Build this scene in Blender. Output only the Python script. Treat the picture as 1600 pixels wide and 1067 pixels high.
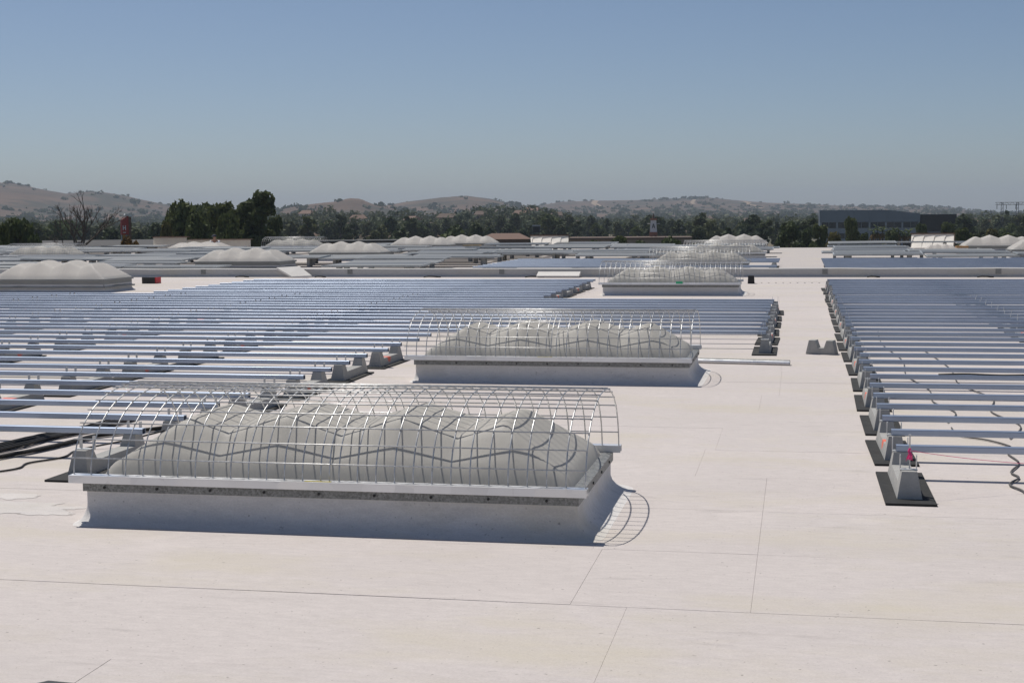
import bpy, math, random
import numpy as np
from mathutils import Vector, Matrix, noise as mnoise

rnd = random.Random(7)
scene = bpy.context.scene
for _o in list(bpy.data.objects):
    bpy.data.objects.remove(_o, do_unlink=True)
COL = scene.collection

# ------------------------------------------------------------------ camera
CAM_H = 1.7
FPX, PITCH, YAW, ROLL = 2269.5, 0.08736, 0.19537, -0.008425     # pixels at 1600 wide, radians


def cam_axes():
    cp, sp, cy, sy = math.cos(PITCH), math.sin(PITCH), math.cos(YAW), math.sin(YAW)
    fw = Vector((-sy * cp, cy * cp, -sp))
    rt = Vector((cy, sy, 0))
    up = rt.cross(fw)
    cr, sr = math.cos(ROLL), math.sin(ROLL)
    return rt * cr + up * sr, up * cr - rt * sr, fw


RT, UP, FW = cam_axes()
cam_d = bpy.data.cameras.new('camera')
cam = bpy.data.objects.new('camera', cam_d)
COL.objects.link(cam)
m = Matrix((RT, UP, -FW)).transposed().to_4x4()
m.translation = (0, 0, CAM_H)
cam.matrix_world = m
cam_d.sensor_width = 36.0
cam_d.lens = FPX / 1600 * 36.0
cam_d.clip_start = 0.1
cam_d.clip_end = 30000
scene.camera = cam

# ------------------------------------------------------------------ sky, sun, exposure
SUN_TO = Vector((-0.39, 0.43, 1.0)).normalized()        # towards the sun
SUN_EL = math.asin(SUN_TO.z)
SUN_AZ = math.atan2(SUN_TO.x, SUN_TO.y)                 # clockwise from +Y
world = bpy.data.worlds.new('World')
scene.world = world
world.use_nodes = True
wt = world.node_tree
wt.nodes.clear()
wo = wt.nodes.new('ShaderNodeOutputWorld')
wb = wt.nodes.new('ShaderNodeBackground')
sk = wt.nodes.new('ShaderNodeTexSky')
sk.sky_type = 'NISHITA'
sk.sun_disc = False
sk.sun_elevation = SUN_EL
sk.sun_rotation = SUN_AZ
sk.altitude = 150
sk.air_density = 0.7
sk.dust_density = 0.8
sk.ozone_density = 3.0
wb.inputs['Strength'].default_value = 0.071
wt.links.new(sk.outputs[0], wb.inputs['Color'])
wt.links.new(wb.outputs[0], wo.inputs['Surface'])

sun_d = bpy.data.lights.new('sun', 'SUN')
sun_d.energy = 3.6
sun_d.angle = math.radians(0.53)
sun_d.color = (1.0, 0.955, 0.89)
sun = bpy.data.objects.new('sun', sun_d)
COL.objects.link(sun)
sun.rotation_euler = (-SUN_TO).to_track_quat('-Z', 'Y').to_euler()

vs = scene.view_settings
vs.view_transform = 'Standard'
vs.look = 'None'
vs.exposure = 0.0
vs.gamma = 1.0
vs.use_curve_mapping = False
scene.cycles.max_bounces = 6
scene.cycles.volume_bounces = 0


def at(px, py, dist):
    """point `dist` metres away (level distance) in the direction of a spot in the view"""
    d = FW + RT * ((px - 800) / FPX) - UP * ((py - 533.5) / FPX)
    return Vector((0, 0, CAM_H)) + d * (dist / math.hypot(d.x, d.y))


# ------------------------------------------------------------------ materials
def nodes_of(name):
    mt = bpy.data.materials.new(name)
    mt.use_nodes = True
    nt = mt.node_tree
    b = nt.nodes['Principled BSDF']
    return mt, nt, b


def lk(nt, a, b):
    nt.links.new(a, b)


def N(nt, typ, **kw):
    n = nt.nodes.new(typ)
    for k, v in kw.items():
        if hasattr(n, k):
            setattr(n, k, v)
        else:
            n.inputs[k].default_value = v
    return n


def mixc(nt, fac, a, b, mode='MIX'):
    n = nt.nodes.new('ShaderNodeMix')
    n.data_type = 'RGBA'
    n.blend_type = mode
    for sock, v in ((n.inputs[0], fac), (n.inputs[6], a), (n.inputs[7], b)):
        if hasattr(v, 'is_linked'):
            nt.links.new(v, sock)
        elif isinstance(v, (int, float)):
            sock.default_value = v
        else:
            sock.default_value = (*v, 1)
    return n.outputs[2]


def ramp(nt, src, lo, hi):
    n = nt.nodes.new('ShaderNodeMapRange')
    n.clamp = True
    nt.links.new(src, n.inputs[0])
    n.inputs[1].default_value = lo
    n.inputs[2].default_value = hi
    return n.outputs[0]


def noise_tex(nt, co, scale, detail=4.0, rough=0.55, sc=None):
    t = N(nt, 'ShaderNodeTexNoise', Scale=scale, Detail=detail, Roughness=rough)
    if sc:
        mp = nt.nodes.new('ShaderNodeMapping')
        mp.inputs['Scale'].default_value = sc
        nt.links.new(co, mp.inputs[0])
        co = mp.outputs[0]
    nt.links.new(co, t.inputs['Vector'])
    return t.outputs[0]


def simple(name, col, rough=0.7, metal=0.0, var=0.12, scale=9.0, bump=0.0, bscale=60.0, obj_var=0.0, spec=0.5):
    mt, nt, b = nodes_of(name)
    geo = nt.nodes.new('ShaderNodeNewGeometry')
    n = noise_tex(nt, geo.outputs['Position'], scale)
    f = ramp(nt, n, 0.3, 0.7)
    c = mixc(nt, f, tuple(x * (1 - var) for x in col), tuple(min(1, x * (1 + var)) for x in col))
    if obj_var:
        oi = nt.nodes.new('ShaderNodeObjectInfo')
        c = mixc(nt, ramp(nt, oi.outputs['Random'], 0, 1), c, tuple(x * (1 - obj_var) for x in col))
        # half-way blend per object
    lk(nt, c, b.inputs['Base Color'])
    b.inputs['Roughness'].default_value = rough
    b.inputs['Metallic'].default_value = metal
    b.inputs['Specular IOR Level'].default_value = spec
    if bump:
        nb = noise_tex(nt, geo.outputs['Position'], bscale, 3)
        bp = N(nt, 'ShaderNodeBump', Strength=bump, Distance=0.01)
        lk(nt, nb, bp.inputs['Height'])
        lk(nt, bp.outputs[0], b.inputs['Normal'])
    return mt


def membrane(name, base=(0.645, 0.585, 0.55), stain=True):
    mt, nt, b = nodes_of(name)
    geo = nt.nodes.new('ShaderNodeNewGeometry')
    P = geo.outputs['Position']
    oi = nt.nodes.new('ShaderNodeObjectInfo')
    big = ramp(nt, noise_tex(nt, P, 0.9, 5, 0.6), 0.3, 0.72)
    c = mixc(nt, big, base, tuple(x * 1.07 for x in base))
    # sheet to sheet tint
    c = mixc(nt, mul(nt, oi.outputs['Random'], 0.45), c, tuple(x * y for x, y in zip(base, (0.93, 0.945, 0.95))))
    # fine granule mottling, stretched along the sheets
    fine = ramp(nt, noise_tex(nt, P, 26, 6, 0.7, (0.35, 1.0, 1.0)), 0.34, 0.66)
    c = mixc(nt, mul(nt, inv(nt, fine), 0.42), c, tuple(x * 0.70 for x in base))
    if stain:
        # scuffs: short dark streaks running with the sheets
        sc = ramp(nt, noise_tex(nt, P, 5, 7, 0.75, (0.3, 1.7, 1.0)), 0.56, 0.72)
        pm = ramp(nt, noise_tex(nt, P, 0.8, 3, 0.6), 0.40, 0.62)
        sm = N(nt, 'ShaderNodeMath', operation='MULTIPLY')
        lk(nt, sc, sm.inputs[0])
        lk(nt, pm, sm.inputs[1])
        c = mixc(nt, mul(nt, sm.outputs[0], 0.75), c, tuple(x * 0.55 for x in base))
        pd = ramp(nt, noise_tex(nt, P, 0.95, 5, 0.65, (0.55, 1.3, 1.0)), 0.49, 0.70)
        c = mixc(nt, mul(nt, pd, 0.75), c, (0.585, 0.53, 0.42))
        pw = ramp(nt, noise_tex(nt, P, 1.6, 4, 0.6, (0.7, 1.2, 1.0)), 0.60, 0.70)
        c = mixc(nt, mul(nt, pw, 0.3), c, tuple(min(1, x * 1.16) for x in base))
        dr = ramp(nt, noise_tex(nt, P, 0.35, 6, 0.7, (0.5, 1.5, 1.0)), 0.48, 0.72)
        c = mixc(nt, mul(nt, dr, 0.4), c, tuple(x * 0.78 for x in base))
        sg = ramp(nt, noise_tex(nt, P, 16, 5, 0.75, (0.6, 1.2, 1.0)), 0.62, 0.72)
        pg = ramp(nt, noise_tex(nt, P, 1.7, 3, 0.6), 0.5, 0.66)
        sm2 = N(nt, 'ShaderNodeMath', operation='MULTIPLY')
        lk(nt, sg, sm2.inputs[0])
        lk(nt, pg, sm2.inputs[1])
        c = mixc(nt, mul(nt, sm2.outputs[0], 0.6), c, tuple(x * 0.5 for x in base))
        gr = ramp(nt, noise_tex(nt, P, 130, 3, 0.6, (0.7, 1.0, 1.0)), 0.36, 0.64)
        c = mixc(nt, mul(nt, gr, 0.16), c, tuple(x * 0.62 for x in base))
        c = mixc(nt, mul(nt, inv(nt, gr), 0.10), c, tuple(min(1, x * 1.3) for x in base))
        sp = ramp(nt, noise_tex(nt, P, 38, 2, 0.5), 0.70, 0.74)
        c = mixc(nt, mul(nt, sp, 0.5), c, (0.15, 0.13, 0.11))
    lk(nt, c, b.inputs['Base Color'])
    b.inputs['Roughness'].default_value = 0.85
    b.inputs['Specular IOR Level'].default_value = 0.25
    nb = noise_tex(nt, P, 90, 4, 0.7)
    nb2 = noise_tex(nt, P, 6, 3, 0.6, (0.5, 1.4, 1))
    ad = N(nt, 'ShaderNodeMath', operation='ADD')
    lk(nt, nb, ad.inputs[0])
    lk(nt, mul(nt, nb2, 2.0), ad.inputs[1])
    bp = N(nt, 'ShaderNodeBump', Strength=0.25, Distance=0.006)
    lk(nt, ad.outputs[0], bp.inputs['Height'])
    lk(nt, bp.outputs[0], b.inputs['Normal'])
    return mt


def mul(nt, a, k):
    n = N(nt, 'ShaderNodeMath', operation='MULTIPLY')
    lk(nt, a, n.inputs[0])
    n.inputs[1].default_value = k
    return n.outputs[0]


def inv(nt, a):
    n = N(nt, 'ShaderNodeMath', operation='SUBTRACT')
    n.inputs[0].default_value = 1.0
    lk(nt, a, n.inputs[1])
    return n.outputs[0]


def galvanised(name, col=(0.52, 0.54, 0.57), rough=0.38, metal=0.85, spangle=25.0, depth=0.3, rvar=1.0):
    mt, nt, b = nodes_of(name)
    geo = nt.nodes.new('ShaderNodeNewGeometry')
    P = geo.outputs['Position']
    v = N(nt, 'ShaderNodeTexVoronoi', Scale=spangle)
    lk(nt, P, v.inputs['Vector'])
    sp = nt.nodes.new('ShaderNodeSeparateColor')
    lk(nt, v.outputs['Color'], sp.inputs[0])
    c = mixc(nt, sp.outputs[0], tuple(x * (1 - depth) for x in col), col)
    n = ramp(nt, noise_tex(nt, P, 3.0, 5, 0.6), 0.35, 0.7)
    c = mixc(nt, mul(nt, n, 0.25), c, tuple(x * 0.7 for x in col))
    lk(nt, c, b.inputs['Base Color'])
    b.inputs['Metallic'].default_value = metal
    r = N(nt, 'ShaderNodeMapRange')
    lk(nt, sp.outputs[1], r.inputs[0])
    r.inputs[3].default_value = rough - 0.06 * rvar
    r.inputs[4].default_value = rough + 0.08 * rvar
    lk(nt, r.outputs[0], b.inputs['Roughness'])
    return mt


def foliage(name, dark, light, trans=0.25):
    mt, nt, b = nodes_of(name)
    geo = nt.nodes.new('ShaderNodeNewGeometry')
    oi = nt.nodes.new('ShaderNodeObjectInfo')
    f = ramp(nt, noise_tex(nt, geo.outputs['Position'], 0.45, 4, 0.7), 0.33, 0.68)
    c = mixc(nt, f, dark, light)
    c = mixc(nt, mul(nt, oi.outputs['Random'], 0.45), c, tuple((a + b2) * 0.42 for a, b2 in zip(dark, light)))
    # groves differ: some olive and dry, some deep green
    g = ramp(nt, noise_tex(nt, geo.outputs['Position'], 0.035, 3, 0.6), 0.42, 0.62)
    c = mixc(nt, mul(nt, g, 0.55), c, tuple(a * k for a, k in zip(light, (1.25, 1.05, 0.9))))
    lk(nt, c, b.inputs['Base Color'])
    b.inputs['Roughness'].default_value = 0.75
    b.inputs['Specular IOR Level'].default_value = 0.2
    tr = nt.nodes.new('ShaderNodeBsdfTranslucent')
    lk(nt, c, tr.inputs[0])
    mx = nt.nodes.new('ShaderNodeMixShader')
    mx.inputs[0].default_value = trans
    lk(nt, b.outputs[0], mx.inputs[1])
    lk(nt, tr.outputs[0], mx.inputs[2])
    lk(nt, mx.outputs[0], nt.nodes['Material Output'].inputs[0])
    return mt


def acrylic(name, col, trans=0.35):
    mt, nt, b = nodes_of(name)
    geo = nt.nodes.new('ShaderNodeNewGeometry')
    f = ramp(nt, noise_tex(nt, geo.outputs['Position'], 2.2, 5, 0.65), 0.3, 0.72)
    c = mixc(nt, f, tuple(x * 0.9 for x in col), col)
    fs = ramp(nt, noise_tex(nt, geo.outputs['Position'], 45, 4, 0.7, (1, 1, 0.25)), 0.55, 0.75)
    c = mixc(nt, mul(nt, fs, 0.22), c, tuple(x * 0.6 for x in col))
    lk(nt, c, b.inputs['Base Color'])
    b.inputs['Roughness'].default_value = 0.55
    b.inputs['Specular IOR Level'].default_value = 0.3
    tr = nt.nodes.new('ShaderNodeBsdfTranslucent')
    lk(nt, c, tr.inputs[0])
    mx = nt.nodes.new('ShaderNodeMixShader')
    mx.inputs[0].default_value = trans
    lk(nt, b.outputs[0], mx.inputs[1])
    lk(nt, tr.outputs[0], mx.inputs[2])
    lk(nt, mx.outputs[0], nt.nodes['Material Output'].inputs[0])
    return mt


def concrete(name, marked):
    mt, nt, b = nodes_of(name)
    tc = nt.nodes.new('ShaderNodeTexCoord')
    P = tc.outputs['Object']
    oi = nt.nodes.new('ShaderNodeObjectInfo')
    f = ramp(nt, noise_tex(nt, P, 14, 6, 0.7), 0.3, 0.72)
    c = mixc(nt, f, (0.36, 0.355, 0.335), (0.46, 0.45, 0.42))
    c = mixc(nt, mul(nt, oi.outputs['Random'], 0.4), c, (0.36, 0.36, 0.34))
    pit = ramp(nt, noise_tex(nt, P, 70, 3, 0.6), 0.66, 0.72)
    c = mixc(nt, mul(nt, pit, 0.5), c, (0.18, 0.18, 0.17))
    if marked:
        # spray-painted salmon mark half way along the block
        dn = N(nt, 'ShaderNodeVectorMath', operation='DISTANCE')
        mp = nt.nodes.new('ShaderNodeMapping')
        mp.inputs['Scale'].default_value = (0.15, 1.0, 1.5)
        lk(nt, P, mp.inputs[0])
        lk(nt, mp.outputs[0], dn.inputs[0])
        dn.inputs[1].default_value = (0.0, -0.09, 0.10)
        nn = noise_tex(nt, P, 25, 4, 0.7)
        ad = N(nt, 'ShaderNodeMath', operation='MULTIPLY_ADD')
        lk(nt, nn, ad.inputs[0])
        ad.inputs[1].default_value = 0.09
        lk(nt, dn.outputs['Value'], ad.inputs[2])
        fm = inv(nt, ramp(nt, ad.outputs[0], 0.085, 0.125))
        c = mixc(nt, mul(nt, fm, 0.9), c, (0.85, 0.16, 0.09))
    lk(nt, c, b.inputs['Base Color'])
    b.inputs['Roughness'].default_value = 0.9
    bp = N(nt, 'ShaderNodeBump', Strength=0.4, Distance=0.004)
    lk(nt, noise_tex(nt, P, 55, 4, 0.7), bp.inputs['Height'])
    lk(nt, bp.outputs[0], b.inputs['Normal'])
    return mt


M = {}
M['membrane'] = membrane('roof_membrane')
M['smear'] = membrane('fresh_coating', (0.69, 0.645, 0.61))
M['deck'] = membrane('roof_deck', (0.57, 0.52, 0.49))
M['curb'] = membrane('curb_membrane', (0.76, 0.73, 0.70), True)
M['divider'] = membrane('divider_membrane', (0.56, 0.55, 0.53))
M['rail'] = galvanised('rail_steel', (0.40, 0.465, 0.575), 0.43, 0.85, 1.5, 0.06, 0.25)
M['bar'] = galvanised('channel_steel', (0.80, 0.81, 0.83), 0.35, 0.75, 6, 0.12)
M['flash'] = galvanised('flashing_zinc', (0.33, 0.335, 0.325), 0.55, 0.5, 110, 0.5)
M['wire'] = galvanised('cage_wire', (0.70, 0.70, 0.69), 0.42, 0.7, 40, 0.25)
M['grey_dome'] = acrylic('grey_acrylic', (0.78, 0.745, 0.675), 0.4)
M['white_dome'] = acrylic('white_acrylic', (0.93, 0.90, 0.85), 0.55)
M['backlit'] = acrylic('backlit_acrylic', (0.90, 0.86, 0.79), 0.7)
M['frame'] = simple('frame_metal', (0.27, 0.275, 0.265), 0.6, 0.2, 0.1, 2)
M['concrete'] = concrete('block_concrete', False)
M['concrete_marked'] = concrete('block_concrete_marked', True)
M['rubber'] = simple('mat_rubber', (0.022, 0.022, 0.021), 0.85, 0, 0.3, 12, 0.4, 120)
M['tab'] = galvanised('bracket_steel', (0.62, 0.63, 0.63), 0.45, 0.6, 30, 0.2)
M['black'] = simple('black_plastic', (0.015, 0.015, 0.016), 0.5)
M['cable'] = simple('cable_black', (0.02, 0.02, 0.02), 0.55)
M['cable_grey'] = simple('cable_grey', (0.10, 0.095, 0.09), 0.6)
M['red'] = simple('red_plastic', (0.55, 0.02, 0.03), 0.5)
M['pink'] = simple('pink_tape', (0.75, 0.04, 0.20), 0.5)
M['yellow'] = simple('yellow_label', (0.72, 0.58, 0.10), 0.6)
M['green'] = simple('green_tape', (0.05, 0.45, 0.22), 0.6)
M['cardboard'] = simple('cardboard', (0.42, 0.24, 0.11), 0.9)
M['wood'] = simple('plywood', (0.50, 0.36, 0.20), 0.85)
M['whitepaint'] = simple('white_membrane_wall', (0.74, 0.71, 0.66), 0.85, 0, 0.05, 3)
M['brown'] = simple('brown_stucco', (0.15, 0.105, 0.08), 0.9)
M['tan'] = simple('tan_stucco', (0.32, 0.25, 0.19), 0.9)
M['rust'] = simple('rusty_cap', (0.17, 0.095, 0.065), 0.8)
M['brick'] = simple('brick_red', (0.36, 0.17, 0.11), 0.9)
M['bark'] = simple('bark', (0.11, 0.085, 0.065), 0.95, 0, 0.3, 3)
M['office'] = simple('office_panel', (0.20, 0.235, 0.265), 0.5, 0, 0.06, 0.3)
M['office_pale'] = simple('office_pale', (0.30, 0.335, 0.36), 0.6)
M['office_white'] = simple('office_white_edge', (0.7, 0.7, 0.7), 0.6)
M['shed'] = simple('shed_roof', (0.09, 0.088, 0.085), 0.9)
M['glass'] = simple('dark_glass', (0.03, 0.045, 0.055), 0.08, 0, 0.05, 1, spec=0.8)
M['blackglass'] = simple('black_glass', (0.008, 0.009, 0.01), 0.25)
M['sign_red'] = simple('sign_red', (0.38, 0.045, 0.035), 0.6)
M['sign_white'] = simple('sign_white', (0.75, 0.75, 0.73), 0.6)
M['pylon'] = simple('pylon_steel', (0.16, 0.17, 0.18), 0.6, 0.3)
M['skin'] = simple('skin', (0.42, 0.24, 0.17), 0.6)
M['shirt'] = simple('white_shirt', (0.75, 0.76, 0.78), 0.85)
M['cap'] = simple('navy_cap', (0.02, 0.025, 0.05), 0.8)
M['jeans'] = simple('blue_jeans', (0.05, 0.08, 0.16), 0.85)
M['leaf_dark'] = foliage('leaf_dark', (0.036, 0.058, 0.026), (0.12, 0.155, 0.06))
M['leaf_mid'] = foliage('leaf_mid', (0.045, 0.068, 0.028), (0.13, 0.165, 0.06))
M['leaf_olive'] = foliage('leaf_olive', (0.07, 0.075, 0.032), (0.19, 0.18, 0.07))
M['leaf_rust'] = foliage('leaf_rust', (0.06, 0.05, 0.02), (0.17, 0.11, 0.04))
M['leaf_far'] = foliage('leaf_far', (0.032, 0.054, 0.030), (0.115, 0.14, 0.07), 0.25)
M['soil'] = simple('bare_soil', (0.32, 0.23, 0.15), 0.95, 0, 0.2, 0.05)


def panel_mat():
    mt, nt, b = nodes_of('panel_glass')
    oi = nt.nodes.new('ShaderNodeObjectInfo')
    c = mixc(nt, oi.outputs['Random'], (0.10, 0.11, 0.12), (0.24, 0.245, 0.235))
    lk(nt, c, b.inputs['Base Color'])
    b.inputs['Roughness'].default_value = 0.5
    return mt


M['panel'] = panel_mat()
M['panel_frame'] = galvanised('panel_frame', (0.46, 0.48, 0.48), 0.45, 0.35, 5, 0.15)


# ------------------------------------------------------------------ mesh builder
class MB:
    def __init__(self):
        self.v = []
        self.f = []

    def quad(self, *p):
        i = len(self.v)
        self.v += [tuple(q) for q in p]
        self.f.append(tuple(range(i, i + len(p))))
        return self

    def box(self, x0, x1, y0, y1, z0, z1):
        i = len(self.v)
        self.v += [(x0, y0, z0), (x1, y0, z0), (x1, y1, z0), (x0, y1, z0),
                   (x0, y0, z1), (x1, y0, z1), (x1, y1, z1), (x0, y1, z1)]
        for a in ((0, 3, 2, 1), (4, 5, 6, 7), (0, 1, 5, 4), (1, 2, 6, 5), (2, 3, 7, 6), (3, 0, 4, 7)):
            self.f.append(tuple(i + k for k in a))
        return self

    def hexa(self, bot, top):
        """bot/top: 4 points each, counter-clockwise from above"""
        i = len(self.v)
        self.v += [tuple(q) for q in bot] + [tuple(q) for q in top]
        for a in ((0, 3, 2, 1), (4, 5, 6, 7), (0, 1, 5, 4), (1, 2, 6, 5), (2, 3, 7, 6), (3, 0, 4, 7)):
            self.f.append(tuple(i + k for k in a))
        return self

    def tube(self, pts, r, n=6, r1=None, cap=True):
        pts = [Vector(p) for p in pts]
        r1 = r if r1 is None else r1
        base = len(self.v)
        K = len(pts)
        prev = None
        for k, p in enumerate(pts):
            t = (pts[min(k + 1, K - 1)] - pts[max(k - 1, 0)]).normalized()
            if prev is None:
                a = t.cross(Vector((0, 0, 1)))
                if a.length < 1e-3:
                    a = t.cross(Vector((1, 0, 0)))
                a.normalize()
            else:
                a = (prev - t * prev.dot(t)).normalized()
            prev = a
            b = t.cross(a)
            rr = r + (r1 - r) * k / max(1, K - 1)
            for j in range(n):
                an = 2 * math.pi * j / n
                self.v.append(tuple(p + a * (math.cos(an) * rr) + b * (math.sin(an) * rr)))
        for k in range(K - 1):
            for j in range(n):
                j2 = (j + 1) % n
                self.f.append((base + k * n + j, base + k * n + j2, base + (k + 1) * n + j2, base + (k + 1) * n + j))
        if cap:
            self.f.append(tuple(base + j for j in reversed(range(n))))
            self.f.append(tuple(base + (K - 1) * n + j for j in range(n)))
        return self

    def extrude_profile(self, prof, x0, x1, closed=True):
        """prof: list of (y,z); swept along x"""
        i = len(self.v)
        n = len(prof)
        self.v += [(x0, y, z) for y, z in prof] + [(x1, y, z) for y, z in prof]
        for k in range(n if closed else n - 1):
            k2 = (k + 1) % n
            self.f.append((i + k, i + k2, i + n + k2, i + n + k))
        return self

    def mesh(self, name, mat=None, smooth=False):
        me = bpy.data.meshes.new(name)
        me.from_pydata(self.v, [], self.f)
        if mat is not None:
            for q in (mat if isinstance(mat, list) else [mat]):
                me.materials.append(q)
        if smooth:
            me.polygons.foreach_set('use_smooth', [True] * len(me.polygons))
        me.update()
        return me

    def build(self, name, mat, parent=None, loc=(0, 0, 0), smooth=False, rotz=0):
        return link(name, self.mesh(name, mat, smooth), parent, loc, rotz)


def link(name, me, parent=None, loc=(0, 0, 0), rotz=0):
    o = bpy.data.objects.new(name, me)
    COL.objects.link(o)
    o.location = loc
    o.rotation_euler = (0, 0, rotz)
    if parent:
        o.parent = parent
    return o


def tag(o, label, cat, group=None):
    o['label'] = label
    o['category'] = cat
    if group:
        o['group'] = group
    return o


def empty(name, loc=(0, 0, 0), rotz=0):
    o = bpy.data.objects.new(name, None)
    COL.objects.link(o)
    o.empty_display_size = 0.2
    o.location = loc
    o.rotation_euler = (0, 0, rotz)
    return o


def struct(o, kind='structure'):
    o['kind'] = kind
    return o


ONES = ['', 'first', 'second', 'third', 'fourth', 'fifth', 'sixth', 'seventh', 'eighth', 'ninth', 'tenth', 'eleventh',
        'twelfth', 'thirteenth', 'fourteenth', 'fifteenth', 'sixteenth', 'seventeenth', 'eighteenth', 'nineteenth']


def nth(n):
    if n < 20:
        return ONES[n]
    t = {2: ('twentieth', 'twenty'), 3: ('thirtieth', 'thirty'), 4: ('fortieth', 'forty'), 5: ('fiftieth', 'fifty')}[n // 10]
    return t[0] if n % 10 == 0 else t[1] + '-' + ONES[n % 10]


# ================================================================== THE ROOF
GROUND = -9.0
ROOF_FAR = 70.6
roof = struct(MB().box(-75, 40, -8, ROOF_FAR, -0.6, -0.005).build('roof', M['deck']))
bw = MB().box(-74.9, 39.9, -7.9, ROOF_FAR - 0.1, GROUND - 0.05, -0.6).build('warehouse_wall', M['tan'], roof)

# membrane sheets, 1.07 m courses running across the view, a thin lap at each edge
SEAM0, COURSE = 4.02, 1.068
CUTS = {1: [-0.72], 2: [-0.97, -0.19], 3: [-1.02, -0.19], 4: [-0.19], 5: [-0.65], 8: [-0.33], 9: [-0.17], 10: [-0.17], 11: [-0.18]}


def sheet(x0, x1, y0, y1, seed):
    r = random.Random(seed)
    n = max(2, int((x1 - x0) / 0.22))
    b = MB()
    top, zt = [], -0.0022 + 0.0018 * r.random()
    for i in range(n + 1):
        x = x0 + (x1 - x0) * i / n
        g0 = 0.0006 + 0.007 * max(0, mnoise.noise(Vector((x * 1.3, y0 * 9.1, 3.3))) - 0.15) + 0.009 * mnoise.noise(Vector((x * 0.9, y0 * 5, 1)))
        g1 = 0.0006 - 0.009 * mnoise.noise(Vector((x * 0.9, y1 * 5, 1)))
        xx = x
        if i == 0:
            xx = x + 0.0006
        if i == n:
            xx = x - 0.0006
        top.append(((xx, y0 + g0, zt), (xx, y1 - g1, zt)))
    for i in range(n):
        a, c = top[i], top[i + 1]
        b.quad(a[0], c[0], c[1], a[1])
        b.quad((a[0][0], a[0][1], -0.0045), (c[0][0], c[0][1], -0.0045), c[0], a[0])
        b.quad(a[1], c[1], (c[1][0], c[1][1], -0.0045), (a[1][0], a[1][1], -0.0045))
    for i, flip in ((0, 0), (n, 1)):
        a = top[i]
        q = [(a[0][0], a[0][1], -0.0045), a[0], a[1], (a[1][0], a[1][1], -0.0045)]
        # ragged end lap
        b.quad(*(q if not flip else q[::-1]))
    return b


for c in range(-3, 33):
    y0 = SEAM0 + COURSE * c
    y1 = y0 + COURSE
    xl, xr = -0.64 * (y1 + 1) - 1.0, 0.17 * (y1 + 1) + 1.2
    cuts = list(CUTS.get(c, [-2.6 + (c * 1.37) % 3.1]))
    x = min(cuts) - 5.3 - (c * 0.7) % 2
    while x > xl:
        cuts.append(x)
        x -= 9.1
    cuts = sorted([q for q in cuts if xl < q < xr])
    ed = [xl] + cuts + [xr]
    for k in range(len(ed) - 1):
        if ed[k + 1] - ed[k] > 0.1:
            sheet(ed[k], ed[k + 1], y0, y1, c * 31 + k).build('membrane_sheet', M['membrane'], roof)

rr = random.Random(3)
for (cx, cy, rx, ry, nn) in ((-4.6, 7.75, .40, .16, 70), (-4.3, 7.62, .2, .07, 50), (-4.75, 8.05, .2, .09, 50)):
    b = MB()
    ring = []
    for k in range(nn):
        a = k / nn * 6.2832
        q = 1 + .45 * mnoise.noise(Vector((3 * math.cos(a), 3 * math.sin(a), cx * 9))) + rr.uniform(-.1, .1)
        ring.append((cx + rx * q * math.cos(a), cy + ry * q * math.sin(a), 0.0006))
    b.v = ring + [(cx, cy, 0.0012)]
    b.f = [(k, (k + 1) % nn, nn) for k in range(nn)]
    b.build('coating_smear', M['smear'], roof)

# ================================================================== SKYLIGHTS
SX0, SX1, SD = -1.395, 1.395, 1.42          # curb half length, depth
FLARE = [(0.0, 0.185), (0.0, 0.115), (0.006, 0.085), (0.02, 0.055), (0.045, 0.03), (0.08, 0.012), (0.115, 0.002), (0.145, -0.0005)]


def curb_mesh():
    b = MB()
    rings = []
    for off, z in FLARE:
        pts = []
        rad = 0.015 + off * 1.1
        cx, cy = SX1 + off - rad, SD / 2 + off - rad
        for (sx, sy, a0) in ((1, 1, 0), (-1, 1, 90), (-1, -1, 180), (1, -1, 270)):
            for k in range(5):
                a = math.radians(a0 + 22.5 * k)
                pts.append((sx * cx + rad * math.cos(a), sy * cy + rad * math.sin(a) + SD / 2, z))
        # slight unevenness of the hand-laid membrane along the straights
        rings.append(pts)
    n = len(rings[0])
    # subdivide the straights so that the flare can wave a little
    def dense(pts):
        out = []
        for i in range(n):
            p, q = Vector(pts[i]), Vector(pts[(i + 1) % n])
            k = max(1, int((q - p).length / 0.12)) if (q - p).length > 0.5 else 1
            k = 24 if (q - p).length > 2 else (12 if (q - p).length > 0.9 else 1)
            for j in range(k):
                out.append(p.lerp(q, j / k))
        return out
    rings = [dense(r) for r in rings]
    n = len(rings[0])
    for li, r in enumerate(rings):
        for p in r:
            o = mnoise.noise(Vector((p.x * 2.3, p.y * 2.3, p.z * 8 + 4))) * 0.010 * (1 if 1 < li < 7 else 0.2)
            d = Vector((p.x, p.y - SD / 2, 0)).normalized()
            q = p + d * o
            if q.x < SX0:
                q.x = SX0 + (q.x - SX0) * 0.4
            b.v.append((q.x, q.y, q.z))
    for li in range(len(rings) - 1):
        for j in range(n):
            j2 = (j + 1) % n
            b.f.append((li * n + j, (li + 1) * n + j, (li + 1) * n + j2, li * n + j2))
    return b.mesh('curb', M['curb'], True)


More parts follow.
